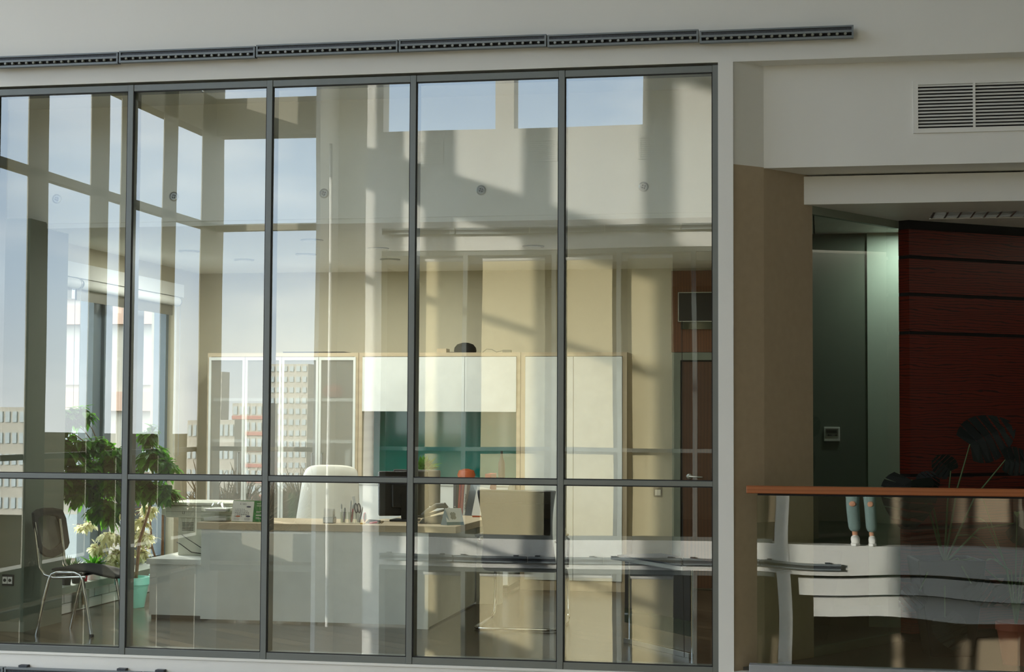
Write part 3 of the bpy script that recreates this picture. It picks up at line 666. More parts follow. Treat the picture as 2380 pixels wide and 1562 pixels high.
text('5 / 2021', .016, facing(onpage(.06, .128), u_, (1, 0, 0)), 'grid', ca, 'month')
text('1 2 3 4 5 6 7\n8 9 10 11 12 13\n15 16 17 18 19', .007, facing(onpage(.02, .022), u_, (1, 0, 0)), 'grid', ca, 'dates'); text('1 2 3 4 5 6 7\n8 9 10 11 12 13\n15 16 17 18 19', .007, facing(onpage(.105, .022), u_, (1, 0, 0)), 'grid', ca, 'dates')
for (cx_, ch, mm_) in ((.052, .038, 'orange'), (.132, .038, 'navy'), (.132, .112, 'navy')):
    n = 14; MB().plate([onpage(cx_ + .019 * math.cos(a * math.tau / n), ch + .006 * math.sin(a * math.tau / n)) for a in range(n)], (0, -.0005, .0001)).build('month_marker', mm_, ca)
gt = MB()
for k, hh in enumerate((.135, .12, .075, .067, .05, .044, .028, .02)):
    p = Vector((-4.477 + .195, 1.5965, .7575)) + u_ * hh; w = .03 + .03 * ((k * 7) % 3) / 2
    gt.plate([p, p + Vector((w, 0, 0)), p + Vector((w, 0, 0)) + u_ * .003, p + u_ * .003], (0, -.0008, 0))
gt.build('card_print', 'paper', ca)
wr = MB()
for k in range(22): wr.lathe([(.004, 0), (.004, .0015)], (-4.47 + k * .0078, 1.642, .917), 8, 'x')
wr.build('wire_binding', 'steel', ca)
# note holder
nh = thing('note_holder', 'grey note holder filled with white paper slips', 'note holder', (-3.70, 1.62, .752))
B(-3.745, -3.66, 1.60, 1.68, .752, .80).build('holder', 'steel', nh, bev=.006)
random.seed(2); t = MB()
for k in range(7): t.box(-3.738, -3.668, 1.605 + k * .01, 1.607 + k * .01, .78, .852 + random.uniform(0, .012), rz=random.uniform(-.06, .06))
t.build('slips', 'paper', nh)
# pen pots
def penpot(x, y, lab, h=.085, r=.026):
    o = thing('pen_pot', lab, 'pen pot', (x, y, .76 if x > -3.42 else .752), 'clear pen pots on the desk'); z = o.location.z
    MB().lathe([(r * .9, 0), (r, h), (r - .002, h), (r * .88, .004), (.001, .004)], (x, y, z), 20).build('cup', 'clear', o, smooth=True)
    return o
penpot(-3.60, 1.66, 'clear pen pot nearest the note holder'); penpot(-3.545, 1.68, 'clear pen pot in the middle of the row'); penpot(-3.485, 1.66, 'clear pen pot holding the black handled scissors')
def pen(x, y, tx, m_, lab, z=.758, l=.15, r=.005, tip='steel'):
    o = thing('pen', lab, 'pen', (x, y, z), 'pens in the desk pots')
    d_ = Vector((tx, .05, 1)).normalized(); p = Vector((x, y, z))
    MB().tube([p, p + d_ * l * .8], r, 8).build('barrel', m_, o, smooth=True)
    MB().tube([p + d_ * l * .8, p + d_ * l, p + d_ * (l + .012)], [r * 1.1, r * 1.1, r * .4], 8).build('cap', tip, o, smooth=True)
pen(-3.607, 1.65, -.06, 'paper', 'white pen in the left pen pot', l=.13); pen(-3.597, 1.665, .05, 'purple', 'purple pen in the left pen pot', l=.10, r=.008); pen(-3.603, 1.675, .1, 'lime', 'lime highlighter in the left pen pot', l=.09, r=.007, tip='lime')
pen(-3.55, 1.675, .02, 'steel', 'silver pen in the middle pen pot', l=.155); pen(-3.54, 1.68, .08, 'red', 'dark red pen in the middle pen pot', l=.13, r=.006); pen(-3.545, 1.69, -.08, 'black', 'black pen in the middle pen pot', l=.10)
pen(-3.475, 1.67, .2, 'bluec', 'grey blue pen in the right pen pot', l=.11)
rlr = tag(MB().xbox(Matrix.Translation((-3.485, 1.68, .76)) @ Matrix.Rotation(-.22, 4, 'Y'), -.012, .012, 0, .003, 0, .20).build('ruler', 'paper'), 'white ruler standing in the right pen pot', 'ruler')
sc_ = thing('scissors', 'scissors with black handles standing in the right pen pot', 'scissors', (-3.48, 1.65, .76))
MB().tube([(-3.478, 1.65, .762), (-3.483, 1.652, .83)], .003, 6).build('blade', 'steel', sc_)
for dx in (-.012, .012):
    MB().tube([(-3.486 + dx + .011 * math.cos(a) - .15 * (.026 * math.sin(a)), 1.652, .868 + .036 * math.sin(a)) for a in [i * math.tau / 12 for i in range(12)]], .005, 6, True).build('handle', 'black', sc_, smooth=True)
mg = thing('hand_mirror', 'small round pale mirror leaning at the pen pots', 'mirror', (-3.435, 1.66, .752))
MB().lathe([(.001, 0), (.032, .001), (.032, .004), (.001, .005)], (-3.432, 1.66, .80), 20, 'x').build('glass_disc', 'bluec', mg, smooth=True)
MB().tube([(-3.43, 1.66 + .034 * math.cos(a), .80 + .034 * math.sin(a)) for a in [i * math.tau / 16 for i in range(16)]], .003, 6, True).build('rim', 'pink', mg, smooth=True)
# monitor
mo = thing('monitor', 'black computer monitor on the desk seen from behind', 'monitor', (-3.2, 1.95, .76))
mt = Matrix.Translation((-3.19, 1.93, .80)) @ Matrix.Rotation(R(24), 4, 'Z') @ Matrix.Rotation(R(-6), 4, 'X')
MB().xbox(mt, -.20, .20, 0, .03, 0, .345).build('screen_case', 'black', mo, bev=.012)
MB().xbox(mt, -.10, .10, -.03, 0, .06, .24).build('rear_bulge', 'black', mo, bev=.01)
MB().xbox(mt, -.03, .03, -.05, -.03, -.03, .16).build('stand_neck', 'black', mo)
B(-3.28, -3.08, 1.82, 2.02, .76, .775).build('stand_foot', 'black', mo, bev=.004)
mo2 = thing('monitor', 'second black monitor behind the first on the desk', 'monitor', (-3.2, 2.45, .76))
mt = Matrix.Translation((-3.22, 2.42, .85)) @ Matrix.Rotation(R(-12), 4, 'Z')
MB().xbox(mt, -.21, .21, 0, .03, 0, .29).build('screen_case', 'black', mo2, bev=.012)
MB().xbox(mt, -.03, .03, -.03, 0, -.08, .15).build('stand_neck', 'black', mo2)
B(-3.32, -3.12, 2.33, 2.52, .76, .775).build('stand_foot', 'black', mo2, bev=.004)
# phone
ph = thing('desk_phone', 'black desk phone with raised handset beside the monitor', 'phone', (-2.9, 1.7, .76))
MB().plate([(-3.0, 1.62, .762), (-2.78, 1.62, .762), (-2.83, 1.62, .83), (-2.97, 1.62, .80)], (0, .19, 0)).build('base', 'black', ph, bev=.006)
MB().plate([(-2.99, 1.64, .80), (-2.80, 1.64, .86), (-2.795, 1.64, .875), (-3.0, 1.64, .822)], (0, .16, 0)).build('keypad_face', 'blackm', ph, bev=.004)
MB().tube([(-2.98, 1.66, .82), (-2.93, 1.66, .86), (-2.87, 1.66, .895), (-2.81, 1.66, .90), (-2.79, 1.66, .875)], [.016, .018, .02, .022, .018], 10).build('handset', 'black', ph, smooth=True)
MB().tube([(-3.0 + k * .002, 1.60 + .006 * math.cos(k * 1.2), .768 + .006 * math.sin(k * 1.2)) for k in range(50)], .0018, 5).build('coiled_cord', 'black', ph)
# small tent calendar
tn = thing('tent_calendar', 'small grey blue tent calendar with animal picture at the desk corner', 'calendar', (-2.75, 1.6, .76))
MB().plate([(-2.80, 1.50, .762), (-2.72, 1.50, .762), (-2.77, 1.50, .885)], (0, .002, 0)).build('side', 'bluec', tn)
mtn = [Vector((-2.80, 1.50, .762)), Vector((-2.77, 1.50, .885)), Vector((-2.665, 1.58, .885)), Vector((-2.70, 1.60, .762))]
MB().plate([Vector((-2.745, 1.48, .762)), Vector((-2.63, 1.54, .762)), Vector((-2.665, 1.58, .885)), Vector((-2.775, 1.52, .885))], (.001, .002, 0)).build('front_page', 'paper', tn)
MB().plate([Vector((-2.7455, 1.477, .762)), Vector((-2.6295, 1.537, .762)), Vector((-2.635, 1.545, .785)), Vector((-2.750, 1.485, .785))], (-.0005, -.001, 0)).build('base_strip', 'tealc', tn)
pw = []
for k in range(12):
    a = k * math.tau / 12; u = .45 + .2 * math.cos(a) * (1 if k % 2 else .7); v = .55 + .26 * math.sin(a) * (1 if k % 3 else .7)
    lo = Vector((-2.745, 1.479, .762)).lerp(Vector((-2.63, 1.539, .762)), u); hi = Vector((-2.775, 1.519, .885)).lerp(Vector((-2.665, 1.579, .885)), u); pw.append(lo.lerp(hi, v))
MB().plate(pw, (-.0008, -.0015, 0)).build('animal_picture', 'printd', tn)
# folders on desk far part
for k, (m_, w, lab) in enumerate((('navy', .028, 'navy blue folder standing in the row on the desk'), ('red', .018, 'dark red folder standing beside the navy one'), ('orange', .022, 'orange folder standing in the row on the desk'), ('paper', .02, 'white folder with black spine lettering at the end of the row'))):
    x = -2.985 + (0, .034, .056, .082)[k]
    o = binder(x, 2.75, .762, w, .30, m_, lab, grp='folders standing on the desk', sp=False, tilt=0 if k < 1 else .06)
    if k == 0:
        MB().lathe([(.006, 0), (.006, -.002)], (x + w / 2, 2.75, .83), 10, 'y').build('finger_hole', 'steel', o)
    if k == 3:
        text('DEVELOPMENT', .02, facing((x + .024, 2.747, .80), (-1, 0, .06), (.06, 0, 1)), 'blackm', o, 'spine_lettering')
sl_ = thing('plastic_sleeve', 'silver grey plastic sleeve with papers leaning on the folders', 'plastic sleeve', (-2.86, 2.7, .762))
MB().plate([(-2.885, 2.73, .762), (-2.70, 2.68, .762), (-2.67, 2.76, 1.06), (-2.84, 2.78, 1.04)], (0, .012, 0)).build('sleeve', 'steel', sl_)
MB().plate([(-2.82, 2.70, .764), (-2.66, 2.66, .764), (-2.66, 2.70, .98), (-2.78, 2.73, 1.0)], (0, .004, 0)).build('paper_sheet', 'paper', sl_)
binder(-2.77, 3.0, .762, .05, .33, 'red', 'crimson folder standing behind the plastic sleeve', sp=False)
pn = thing('marker_pen', 'red and black marker pen lying on the desk before the sleeve', 'pen', (-2.7, 2.3, .765))
MB().tube([(-2.77, 2.5, .768), (-2.70, 2.5, .768)], .006, 8).build('barrel', 'orange', pn, smooth=True); MB().tube([(-2.70, 2.5, .768), (-2.64, 2.5, .768)], .0065, 8).build('cap', 'black', pn, smooth=True)
st = thing('stapler', 'black stapler lying left of the monitor', 'stapler', (-3.33, 1.55, .76))
MB().plate([(-3.40, 1.56, .762), (-3.28, 1.54, .762), (-3.28, 1.54, .785), (-3.37, 1.55, .79)], (0, .03, 0)).build('body', 'blackm', st, bev=.003)
tag(MB().tube([(-3.34, 1.47, .768), (-3.30, 1.49, .774), (-3.29, 1.50, .774)], .007, 8).build('highlighter', 'pink', smooth=True), 'pink highlighter in front of the monitor', 'highlighter')
tag(B(-3.405, -3.37, 1.44, 1.47, .76, .772).build('eraser', 'yellow', bev=.002), 'yellow eraser at the desk edge', 'eraser')
kc = MB(); random.seed(4)
for k in range(8): kc.lathe([(.004, 0), (.009, .006), (.004, .012)], (-3.265 + random.uniform(-.02, .02), 1.50 + random.uniform(-.01, .02), .761 + random.uniform(0, .014)), 8)
tag(kc.build('key_chain', 'brass'), 'small brass coloured key chain heaped beside the stapler', 'keys')
# white chair behind desk
def soft_back(cx_, cy_, z0, z1, w0, w1, th, curve, name, m_, parent, lean=0, nx=8, nz=8, rz=0):
    v = []; f = []
    for side in (0, 1):
        for j in range(nz + 1):
            for i in range(nx + 1):
                s_ = i / nx * 2 - 1; t = j / nz; w = (w0 + (w1 - w0) * t) / 2
                rr = 1 - max(0, abs(t - .5) * 2 - .85) * .5
                x = s_ * w * rr; y = curve * s_ * s_ + lean * t + (th * (1 - .6 * abs(s_) ** 4 - .0 * t) if side else -th * .3 * (1 - abs(s_) ** 4)); z = z0 + (z1 - z0) * t - (.03 * (abs(s_) ** 4) if j == nz else 0)
                ca, sa = math.cos(rz), math.sin(rz); v.append((cx_ + x * ca - y * sa, cy_ + x * sa + y * ca, z))
    K = (nx + 1) * (nz + 1)
    def I(s, i, j): return s * K + j * (nx + 1) + i
    for j in range(nz):
        for i in range(nx):
            f.append((I(0, i, j), I(0, i + 1, j), I(0, i + 1, j + 1), I(0, i, j + 1))); f.append((I(1, i, j), I(1, i, j + 1), I(1, i + 1, j + 1), I(1, i + 1, j)))
    for j in range(nz): f.append((I(0, 0, j), I(0, 0, j + 1), I(1, 0, j + 1), I(1, 0, j))); f.append((I(0, nx, j), I(1, nx, j), I(1, nx, j + 1), I(0, nx, j + 1)))
    for i in range(nx): f.append((I(0, i, 0), I(1, i, 0), I(1, i + 1, 0), I(0, i + 1, 0))); f.append((I(0, i, nz), I(0, i + 1, nz), I(1, i + 1, nz), I(1, i, nz)))
    return MB().add(v, f).build(name, m_, parent, smooth=True, sub=1)
wc = thing('office_chair', 'white high backed office chair behind the reception desk', 'chair', (-4.05, 2.7, 0))
soft_back(-4.05, 2.62, .50, 1.165, .60, .47, .07, .07, 'backrest', 'wleather', wc, lean=.12)
B(-4.31, -3.79, 2.22, 2.68, .42, .50).build('seat', 'wleather', wc, bev=.03)
MB().tube([(-4.05, 2.45, .42), (-4.05, 2.45, .12)], .03, 12).build('column', 'steel', wc)
for k in range(5):
    a = k * math.tau / 5; MB().tube([(-4.05, 2.45, .11), (-4.05 + .26 * math.cos(a), 2.45 + .26 * math.sin(a), .07)], [.025, .015], 8).build('base_leg', 'steel', wc)
    MB().lathe([(.025, -.012), (.025, .012)], (-4.05 + .27 * math.cos(a), 2.45 + .27 * math.sin(a), .026), 12, 'y').build('castor', 'black', wc)
# black cantilever chair
bc = thing('cantilever_chair', 'black leather cantilever chair with chrome frame facing away', 'chair', (-2.22, 1.9, 0))
v = []; prof = [(1.03, 1.50, .60), (1.02, 1.47, .60), (.95, 1.475, .575), (.85, 1.50, .545), (.75, 1.53, .53), (.66, 1.55, .53), (.56, 1.56, .555), (.48, 1.58, .575), (.42, 1.64, .58), (.40, 1.74, .56), (.40, 1.9, .54), (.405, 2.03, .52)]
shell = MB(); nx = 8; vv = []; ff = []
for s in (0, 1):
    for (z, y, w) in prof:
        for i in range(nx + 1):
            t = i / nx * 2 - 1
            dy, dz = (0, 0)
            nrm = .045 * (1 - .5 * abs(t) ** 6)
            if z > .5: dy = nrm if s else 0
            elif z > .41: dy = nrm * .7 if s else 0; dz = nrm * .7 if s else 0
            else: dz = nrm * 1.3 if s else 0
            vv.append((-2.225 + t * w / 2, y + dy - .03 * (1 - t * t) * (1 if z > .5 else 0), z + dz))
K = len(prof) * (nx + 1); nP = len(prof)
II = lambda s, i, j: s * K + j * (nx + 1) + i
for j in range(nP - 1):
    for i in range(nx): ff.append((II(0, i, j), II(0, i, j + 1), II(0, i + 1, j + 1), II(0, i + 1, j))); ff.append((II(1, i, j), II(1, i + 1, j), II(1, i + 1, j + 1), II(1, i, j + 1)))
    ff.append((II(0, 0, j), II(1, 0, j), II(1, 0, j + 1), II(0, 0, j + 1))); ff.append((II(0, nx, j), II(0, nx, j + 1), II(1, nx, j + 1), II(1, nx, j)))
for i in range(nx): ff.append((II(0, i, 0), II(0, i + 1, 0), II(1, i + 1, 0), II(1, i, 0))); ff.append((II(0, i, nP - 1), II(1, i, nP - 1), II(1, i + 1, nP - 1), II(0, i + 1, nP - 1)))
MB().add(vv, ff).build('leather_shell', 'leather', bc, smooth=True, sub=1)
MB().tube([(-2.47, 1.468, .93), (-2.22, 1.435, .935), (-1.98, 1.468, .93)], .004, 6).build('seam', 'blackm', bc)
fp = []
for t in range(7):
    a = R(180 + 15 * t); fp.append((-2.45 + .08 * math.cos(a), 1.52 + .08 * math.sin(a), .015))
fr2 = [(-1.99 + .08 * math.cos(R(270 + 15 * t)), 1.52 + .08 * math.sin(R(270 + 15 * t)), .015) for t in range(7)]
base = [(-2.50, 2.05, .40), (-2.50, 2.10, .36), (-2.505, 2.12, .30), (-2.51, 2.14, .12), (-2.512, 2.12, .05), (-2.52, 2.06, .02), (-2.53, 1.95, .015)] + fp + fr2 + [(-1.91, 1.95, .015), (-1.92, 2.06, .02), (-1.928, 2.12, .05), (-1.93, 2.14, .12), (-1.935, 2.12, .30), (-1.94, 2.10, .36), (-1.94, 2.05, .40)]
MB().tube(base, .0125, 10).build('frame', 'chrome', bc, smooth=True)
for x, s in ((-2.49, -1), (-1.96, 1)):
    a_ = MB().tube([(x + s * .02, 1.56, .645), (x + s * .045, 1.60, .665), (x + s * .05, 1.85, .665), (x + s * .045, 2.02, .64), (x + s * .03, 2.08, .42)], [.011] * 5, 8).build('armrest', 'chrome', bc, smooth=True)
    B(x + s * .05 - .022, x + s * .05 + .022, 1.60, 1.86, .672, .69).build('arm_pad', 'black', a_, bev=.006)
# low black side table near glazing
A_ = Vector((-.84, .36, 0)); C_ = Vector((-1.34, 1.02, 0)); dv = (C_ - A_).normalized(); pv = Vector((dv.y, -dv.x, 0)) * 1.0
if pv.x < 0: pv = -pv
bt = thing('low_counter', 'low black counter with silver edged top and dark green panels', 'counter', tuple(A_))
def pq(a, b_, off0, off1, z0, z1, name, m_, bev=0):
    P0 = A_ + dv * a + pv * off0; P1 = A_ + dv * b_ + pv * off0; P2 = A_ + dv * b_ + pv * off1; P3 = A_ + dv * a + pv * off1
    P = [P0, P1, P2, P3]
    P = [(min(p.x, -.67), p.y) for p in P]
    return MB().prism(P, z0, z1).build(name, m_, bt, bev=bev)
pq(-.04, .90, -.10, -.098, .575, .60, 'top_edge', 'steel')
pq(-.02, .88, -.06, .30, .600, .606, 'top_inlay', 'black')
pq(.0, .84, -.02, .0, .24, .575, 'upper_panel', 'black')
pq(.0, .84, -.022, .0, .14, .24, 'green_panel', 'gfab')
pq(.02, .82, .0, .02, .03, .14, 'lower_glass', 'clear')
for a in (0, .80):
    p = A_ + dv * a; MB().tube([(p.x, p.y - .03, .0), (p.x, p.y - .03, .575)], .008, 8).build('leg', 'chrome', bt)
pq(-.0, .84, -.03, -.015, .0, .03, 'foot_rail', 'steel')
pq(-.04, .90, -.098, .30, .578, .597, 'top_core', 'black')
tag(MB().tube([(-.90, .25, 2.2), (-.90, .25, 1.4), (-.897, .25, .9), (-.893, .25, .5), (-.885, .25, .02)], .0025, 6).build('hanging_cord', 'blackm', smooth=True), 'thin dark cord hanging down behind the rightmost glass pane', 'cord')

# mesh visitor chair (faces +X)
mc = thing('visitor_chair', 'black mesh backed visitor chair with chrome legs by the window', 'chair', (-5.27, .66, 0))
def side(y, s, xo=0):
    pts_ = [(-5.505 + xo, y, .0), (-5.455 + xo, y, .25), (-5.415 + xo, y, .40), (-5.395 + xo, y, .435), (-5.355 + xo, y, .45), (-5.22 + xo, y, .45), (-5.18 + xo, y, .435), (-5.16 + xo, y, .40), (-5.13 + xo, y, .25), (-5.085 + xo, y, .0)]
    MB().tube(pts_, .0125, 10).build('leg_frame', 'chrome', mc, smooth=True)
    MB().tube([(-5.14, y, .42), (-5.38, y, .41), (-5.45, y, .43), (-5.49, y, .48), (-5.52, y, .70), (-5.535, y, .80)], .011, 10).build('back_tube', 'chrome', mc, smooth=True)
side(.46, 1); side(.86, -1, .07)
for y in (.46, .93): MB().lathe([(.017, 0), (.017, .02)], (-5.085 if y < .9 else -5.015, .46 if y < .9 else .86, 0), 10).build('foot_cap', 'black', mc)
MB().tube([(-5.36, .46, .43), (-5.36, .86, .43)], .01).build('cross_bar', 'black', mc); MB().tube([(-5.17, .46, .43), (-5.17, .86, .43)], .01).build('cross_bar', 'black', mc)
sv = []; sf = []; nxs, nys = 10, 6
for s in (0, 1):
    for j in range(nys + 1):
        for i in range(nxs + 1):
            u = i / nxs; w = j / nys * 2 - 1
            x = -5.42 + .49 * u; hw = .215 * (1 - .25 * abs(u - .5) ** 2 * 2)
            z = .455 + .012 * math.sin(u * 6.28) - .075 * max(0, u - .65) ** 1.2 * 2.2 - .015 * (1 - w * w)
            sv.append((x, .66 + w * hw, z + (.028 * (1 - .3 * abs(w) ** 4) if s else 0)))
K2 = (nxs + 1) * (nys + 1); J = lambda s, i, j: s * K2 + j * (nxs + 1) + i
for j in range(nys):
    for i in range(nxs): sf.append((J(0, i, j), J(0, i, j + 1), J(0, i + 1, j + 1), J(0, i + 1, j))); sf.append((J(1, i, j), J(1, i + 1, j), J(1, i + 1, j + 1), J(1, i, j + 1)))
for j in range(nys): sf.append((J(0, 0, j), J(1, 0, j), J(1, 0, j + 1), J(0, 0, j + 1))); sf.append((J(0, nxs, j), J(0, nxs, j + 1), J(1, nxs, j + 1), J(1, nxs, j)))
for i in range(nxs): sf.append((J(0, i, 0), J(0, i + 1, 0), J(1, i + 1, 0), J(1, i, 0))); sf.append((J(0, i, nys), J(1, i, nys), J(1, i + 1, nys), J(0, i + 1, nys)))
MB().add(sv, sf).build('seat', 'fabric', mc, smooth=True, sub=1)
# backrest: frame outline in (y, z), leaning in x
def bx_(y, z): return -5.475 - (z - .55) * .2 - .03 * (1 - ((y - .70) / .26) ** 2)
outl = [(.455, .62), (.45, .80), (.47, .865), (.56, .885), (.66, .89), (.76, .885), (.85, .865), (.87, .80), (.865, .62), (.84, .585), (.75, .545), (.66, .53), (.57, .545), (.48, .585)]
outl = [(.70 + (y - .66) * 1.2, z) for y, z in outl]
inn = [(.70 + (y - .70) * .68, .715 + (z - .715) * .70) for y, z in outl]
nO = len(outl); fv = []; ff = []
for th_ in (0, -.022):
    fv += [(bx_(y, z) + th_, y, z) for y, z in outl] + [(bx_(y, z) + th_, y, z) for y, z in inn]
for k in range(nO):
    k2 = (k + 1) % nO
    ff += [(k, k2, nO + k2, nO + k), (2 * nO + k, 3 * nO + k, 3 * nO + k2, 2 * nO + k2), (k, 2 * nO + k, 2 * nO + k2, k2), (nO + k, nO + k2, 3 * nO + k2, 3 * nO + k)]
bk = MB().add(fv, ff).build('backrest_frame', 'fabric', mc, bev=.004)
gv = [(bx_(y, z) - .011, y, z) for y, z in inn] + [(bx_(.70, .715) - .011, .70, .715)]
MB().add(gv, [(k, (k + 1) % nO, nO) for k in range(nO)]).build('backrest_mesh', 'mesh', bk)

# ---------------------------------------------------------------- plants
def leaf_mesh(mb, p, d_, l, w, droop=.3, fold=.15):
    d_ = Vector(d_).normalized(); s = d_.cross(Vector((0, 0, 1)))
    s = (s.normalized() if s.length > .05 else Vector((1, 0, 0))) ; n_ = s.cross(d_).normalized(); p = Vector(p)
    def P(u, v): return p + d_ * (l * u) - Vector((0, 0, droop * l * u * u)) + s * (w * v) + n_ * (abs(v) * fold * w)
    mb.add([P(0, 0), P(.22, -.8), P(.22, .8), P(.5, -1), P(.5, 0), P(.5, 1), P(.78, -.6), P(.78, .6), P(1.0, 0)], [(0, 4, 1), (0, 2, 4), (1, 4, 3), (2, 5, 4), (3, 4, 6), (4, 5, 7), (4, 8, 6), (4, 7, 8)])
def pot(o, x, y, z, r, h, m_='turq', foot=.7):
    MB().lathe([(r * foot, 0), (r * .92, h * .72), (r * .95, h * .74), (r, h * .76), (r, h), (r * .93, h), (r * .9, h * .9), (.001, h * .9)], (x, y, z), 32).build('pot', m_, o, smooth=True)
    MB().lathe([(r * .9, h * .885), (.001, h * .925)], (x, y, z), 24).build('soil', 'soil', o)
def tree(name, lab, x, y, z, r, h, clusters, trunk, lm, leafl, leafw, per, seed, droop=.5, bare=True, pm='turq'):
    random.seed(seed)
    o = thing(name, lab, 'plant', (x, y, z))
    pot(o, x, y, z, r, h, pm)
    tb = MB()
    for pts_, r0, r1 in trunk:
        n = len(pts_); tb.tube(pts_, [r0 + (r1 - r0) * i / (n - 1) for i in range(n)], 7)
    top_ = [t[0][-1] for t in trunk] + [t[0][-2] for t in trunk]
    lv = MB()
    for (cx_, cy_, cz, rx, ry, rz_, k) in clusters:
        c = Vector((cx_, cy_, cz)); b0 = Vector(min(top_, key=lambda q: (Vector(q) - c).length))
        tb.tube([b0, b0.lerp(c, .5) + Vector((0, 0, .04)), c], [r1 * .7, r1 * .45, r1 * .25], 5)
        for j in range(int(k * per)):
            # twig with several drooping leaves
            u = Vector((random.gauss(0, 1), random.gauss(0, 1), random.gauss(0, 1))).normalized() * (random.random() ** .4)
            p = c + Vector((u.x * rx, u.y * ry, u.z * rz_))
            od = Vector((u.x, u.y, .2 + u.z * .3)).normalized()
            p0 = c.lerp(p, .35); tb.tube([p0, p0.lerp(p, .6) + Vector((0, 0, .01)), p], [.0025, .002, .001], 4)
            for q in range(5):
                t = .35 + q * .16; pp_ = p0.lerp(p, t) + Vector((random.uniform(-.012, .012), random.uniform(-.012, .012), 0))
                dd = (od * .6 + Vector((random.uniform(-.8, .8), random.uniform(-.8, .8), random.uniform(-1.1, .1)))).normalized()
                leaf_mesh(lv, pp_, dd, leafl * random.uniform(.7, 1.15), leafw * random.uniform(.8, 1.1), droop * random.uniform(.4, 1.2))
    tb.build('branches', 'bark', o, smooth=True)
    lv.build('leaves', lm, o)
    return o
tx, ty = -5.56, 2.25
tree('ficus_tree', 'large green ficus in a turquoise pot by the outer window', tx, ty, 0, .142, .245,
     [(-5.94, 1.42, 1.50, 0.12, 0.12, 0.13, 1.2), (-5.82, 1.50, 1.56, 0.16, 0.16, 0.07, 1.0), (-5.72, 1.60, 1.57, 0.07, 0.07, 0.07, 0.5), (-5.97, 1.42, 1.31, 0.11, 0.11, 0.13, 1.1), (-5.84, 1.55, 1.31, 0.17, 0.17, 0.12, 1.5), (-5.65, 1.65, 1.35, 0.11, 0.11, 0.08, 0.8), (-5.50, 1.70, 1.25, 0.13, 0.13, 0.11, 1.2), (-5.25, 1.80, 1.42, 0.06, 0.06, 0.09, 0.6), (-5.22, 1.80, 1.25, 0.10, 0.10, 0.10, 1.0), (-5.08, 1.80, 1.18, 0.08, 0.08, 0.06, 0.6), (-5.13, 1.80, 0.97, 0.12, 0.12, 0.09, 1.1), (-5.28, 1.75, 1.01, 0.12, 0.12, 0.10, 1.0), (-5.97, 1.42, 1.08, 0.09, 0.09, 0.16, 0.9), (-5.83, 1.55, 1.04, 0.16, 0.16, 0.11, 1.4), (-5.68, 1.60, 0.98, 0.16, 0.16, 0.13, 1.5), (-5.54, 1.65, 0.84, 0.14, 0.14, 0.12, 1.3), (-5.50, 1.70, 1.04, 0.14, 0.14, 0.12, 1.2), (-5.66, 1.60, 1.16, 0.16, 0.16, 0.08, 1.1), (-5.38, 1.75, 1.07, 0.12, 0.12, 0.10, 1.0)],
     [([(tx, ty, .2), (tx + .02, ty - .05, .5), (tx - .01, ty - .15, .75), (tx + .05, ty - .3, 1.0), (tx - .05, ty - .5, 1.25)], .018, .008),
      ([(tx + .03, ty, .2), (tx + .10, ty - .1, .55), (tx + .22, ty - .2, .8), (tx + .3, ty - .3, 1.0), (tx + .42, ty - .35, 1.2)], .015, .008)], 'leaf', .088, .028, 32, 11, .5)
tx, ty = -5.50, 2.78
tree('variegated_ficus', 'small cream leaved ficus behind the green one', tx, ty, 0, .13, .22,
     [(-5.89, 2.30, 0.47, 0.08, 0.08, 0.06, 0.7), (-5.79, 2.30, 0.57, 0.09, 0.09, 0.06, 0.8), (-5.72, 2.30, 0.42, 0.09, 0.09, 0.06, 0.8), (-5.97, 2.20, 0.66, 0.09, 0.09, 0.04, 0.5), (-5.64, 2.35, 0.56, 0.09, 0.09, 0.08, 0.8), (-5.47, 2.35, 0.79, 0.07, 0.07, 0.06, 0.7), (-5.51, 2.35, 0.57, 0.10, 0.10, 0.06, 0.9), (-5.54, 2.35, 0.43, 0.07, 0.07, 0.05, 0.6), (-5.68, 2.35, 0.77, 0.06, 0.06, 0.08, 0.6), (-5.73, 2.25, 0.34, 0.08, 0.08, 0.03, 0.5), (-5.53, 2.35, 0.68, 0.06, 0.06, 0.05, 0.5)],
     [([(tx, ty, .18), (tx + .02, ty - .1, .4), (tx + .06, ty - .2, .7), (tx + .1, ty - .3, .95)], .016, .007), ([(tx - .02, ty, .18), (tx - .05, ty - .15, .45), (tx - .02, ty - .3, .8)], .012, .006)], 'cream', .055, .017, 34, 21, .5)
# sill pots
def sillpot(x, y, w, h, m_, o): MB().plate([(x - w * .42, y - w * .42, .226), (x + w * .42, y - w * .42, .226), (x + w * .42, y + w * .42, .226), (x - w * .42, y + w * .42, .226)], (0, 0, h)).build('pot', m_, o, bev=.004)
cc = thing('cactus', 'fluffy pale column cactus in a dark pot nearest the pier', 'cactus', (-5.885, 1.33, .226), 'small plants on the window ledge')
sillpot(-5.885, 1.36, .085, .085, 'blackm', cc)
MB().lathe([(.028, .08), (.034, .11), (.034, .15), (.025, .18), (.001, .19)], (-5.885, 1.36, .226), 14).build('stem', 'paper', cc, smooth=True)
plant_small(-5.87, 1.52, .226, .12, 'succulent', 'grey green rosette succulent next to the fluffy cactus', 'succulent', 'succ', 'blackm', 30, .8, .045, .085, 3, .012, 'small plants on the window ledge')
plant_small(-5.87, 1.69, .226, .20, 'succulent', 'tall leafy succulent in a dark pot in the row on the ledge', 'succulent', 'succ', 'blackm', 34, .22, .042, .085, 4, .010, 'small plants on the window ledge')
plant_small(-5.87, 1.86, .226, .16, 'succulent', 'bushy green succulent in a black pot beside the red pot', 'succulent', 'succ', 'blackm', 30, .22, .042, .085, 6, .010, 'small plants on the window ledge')
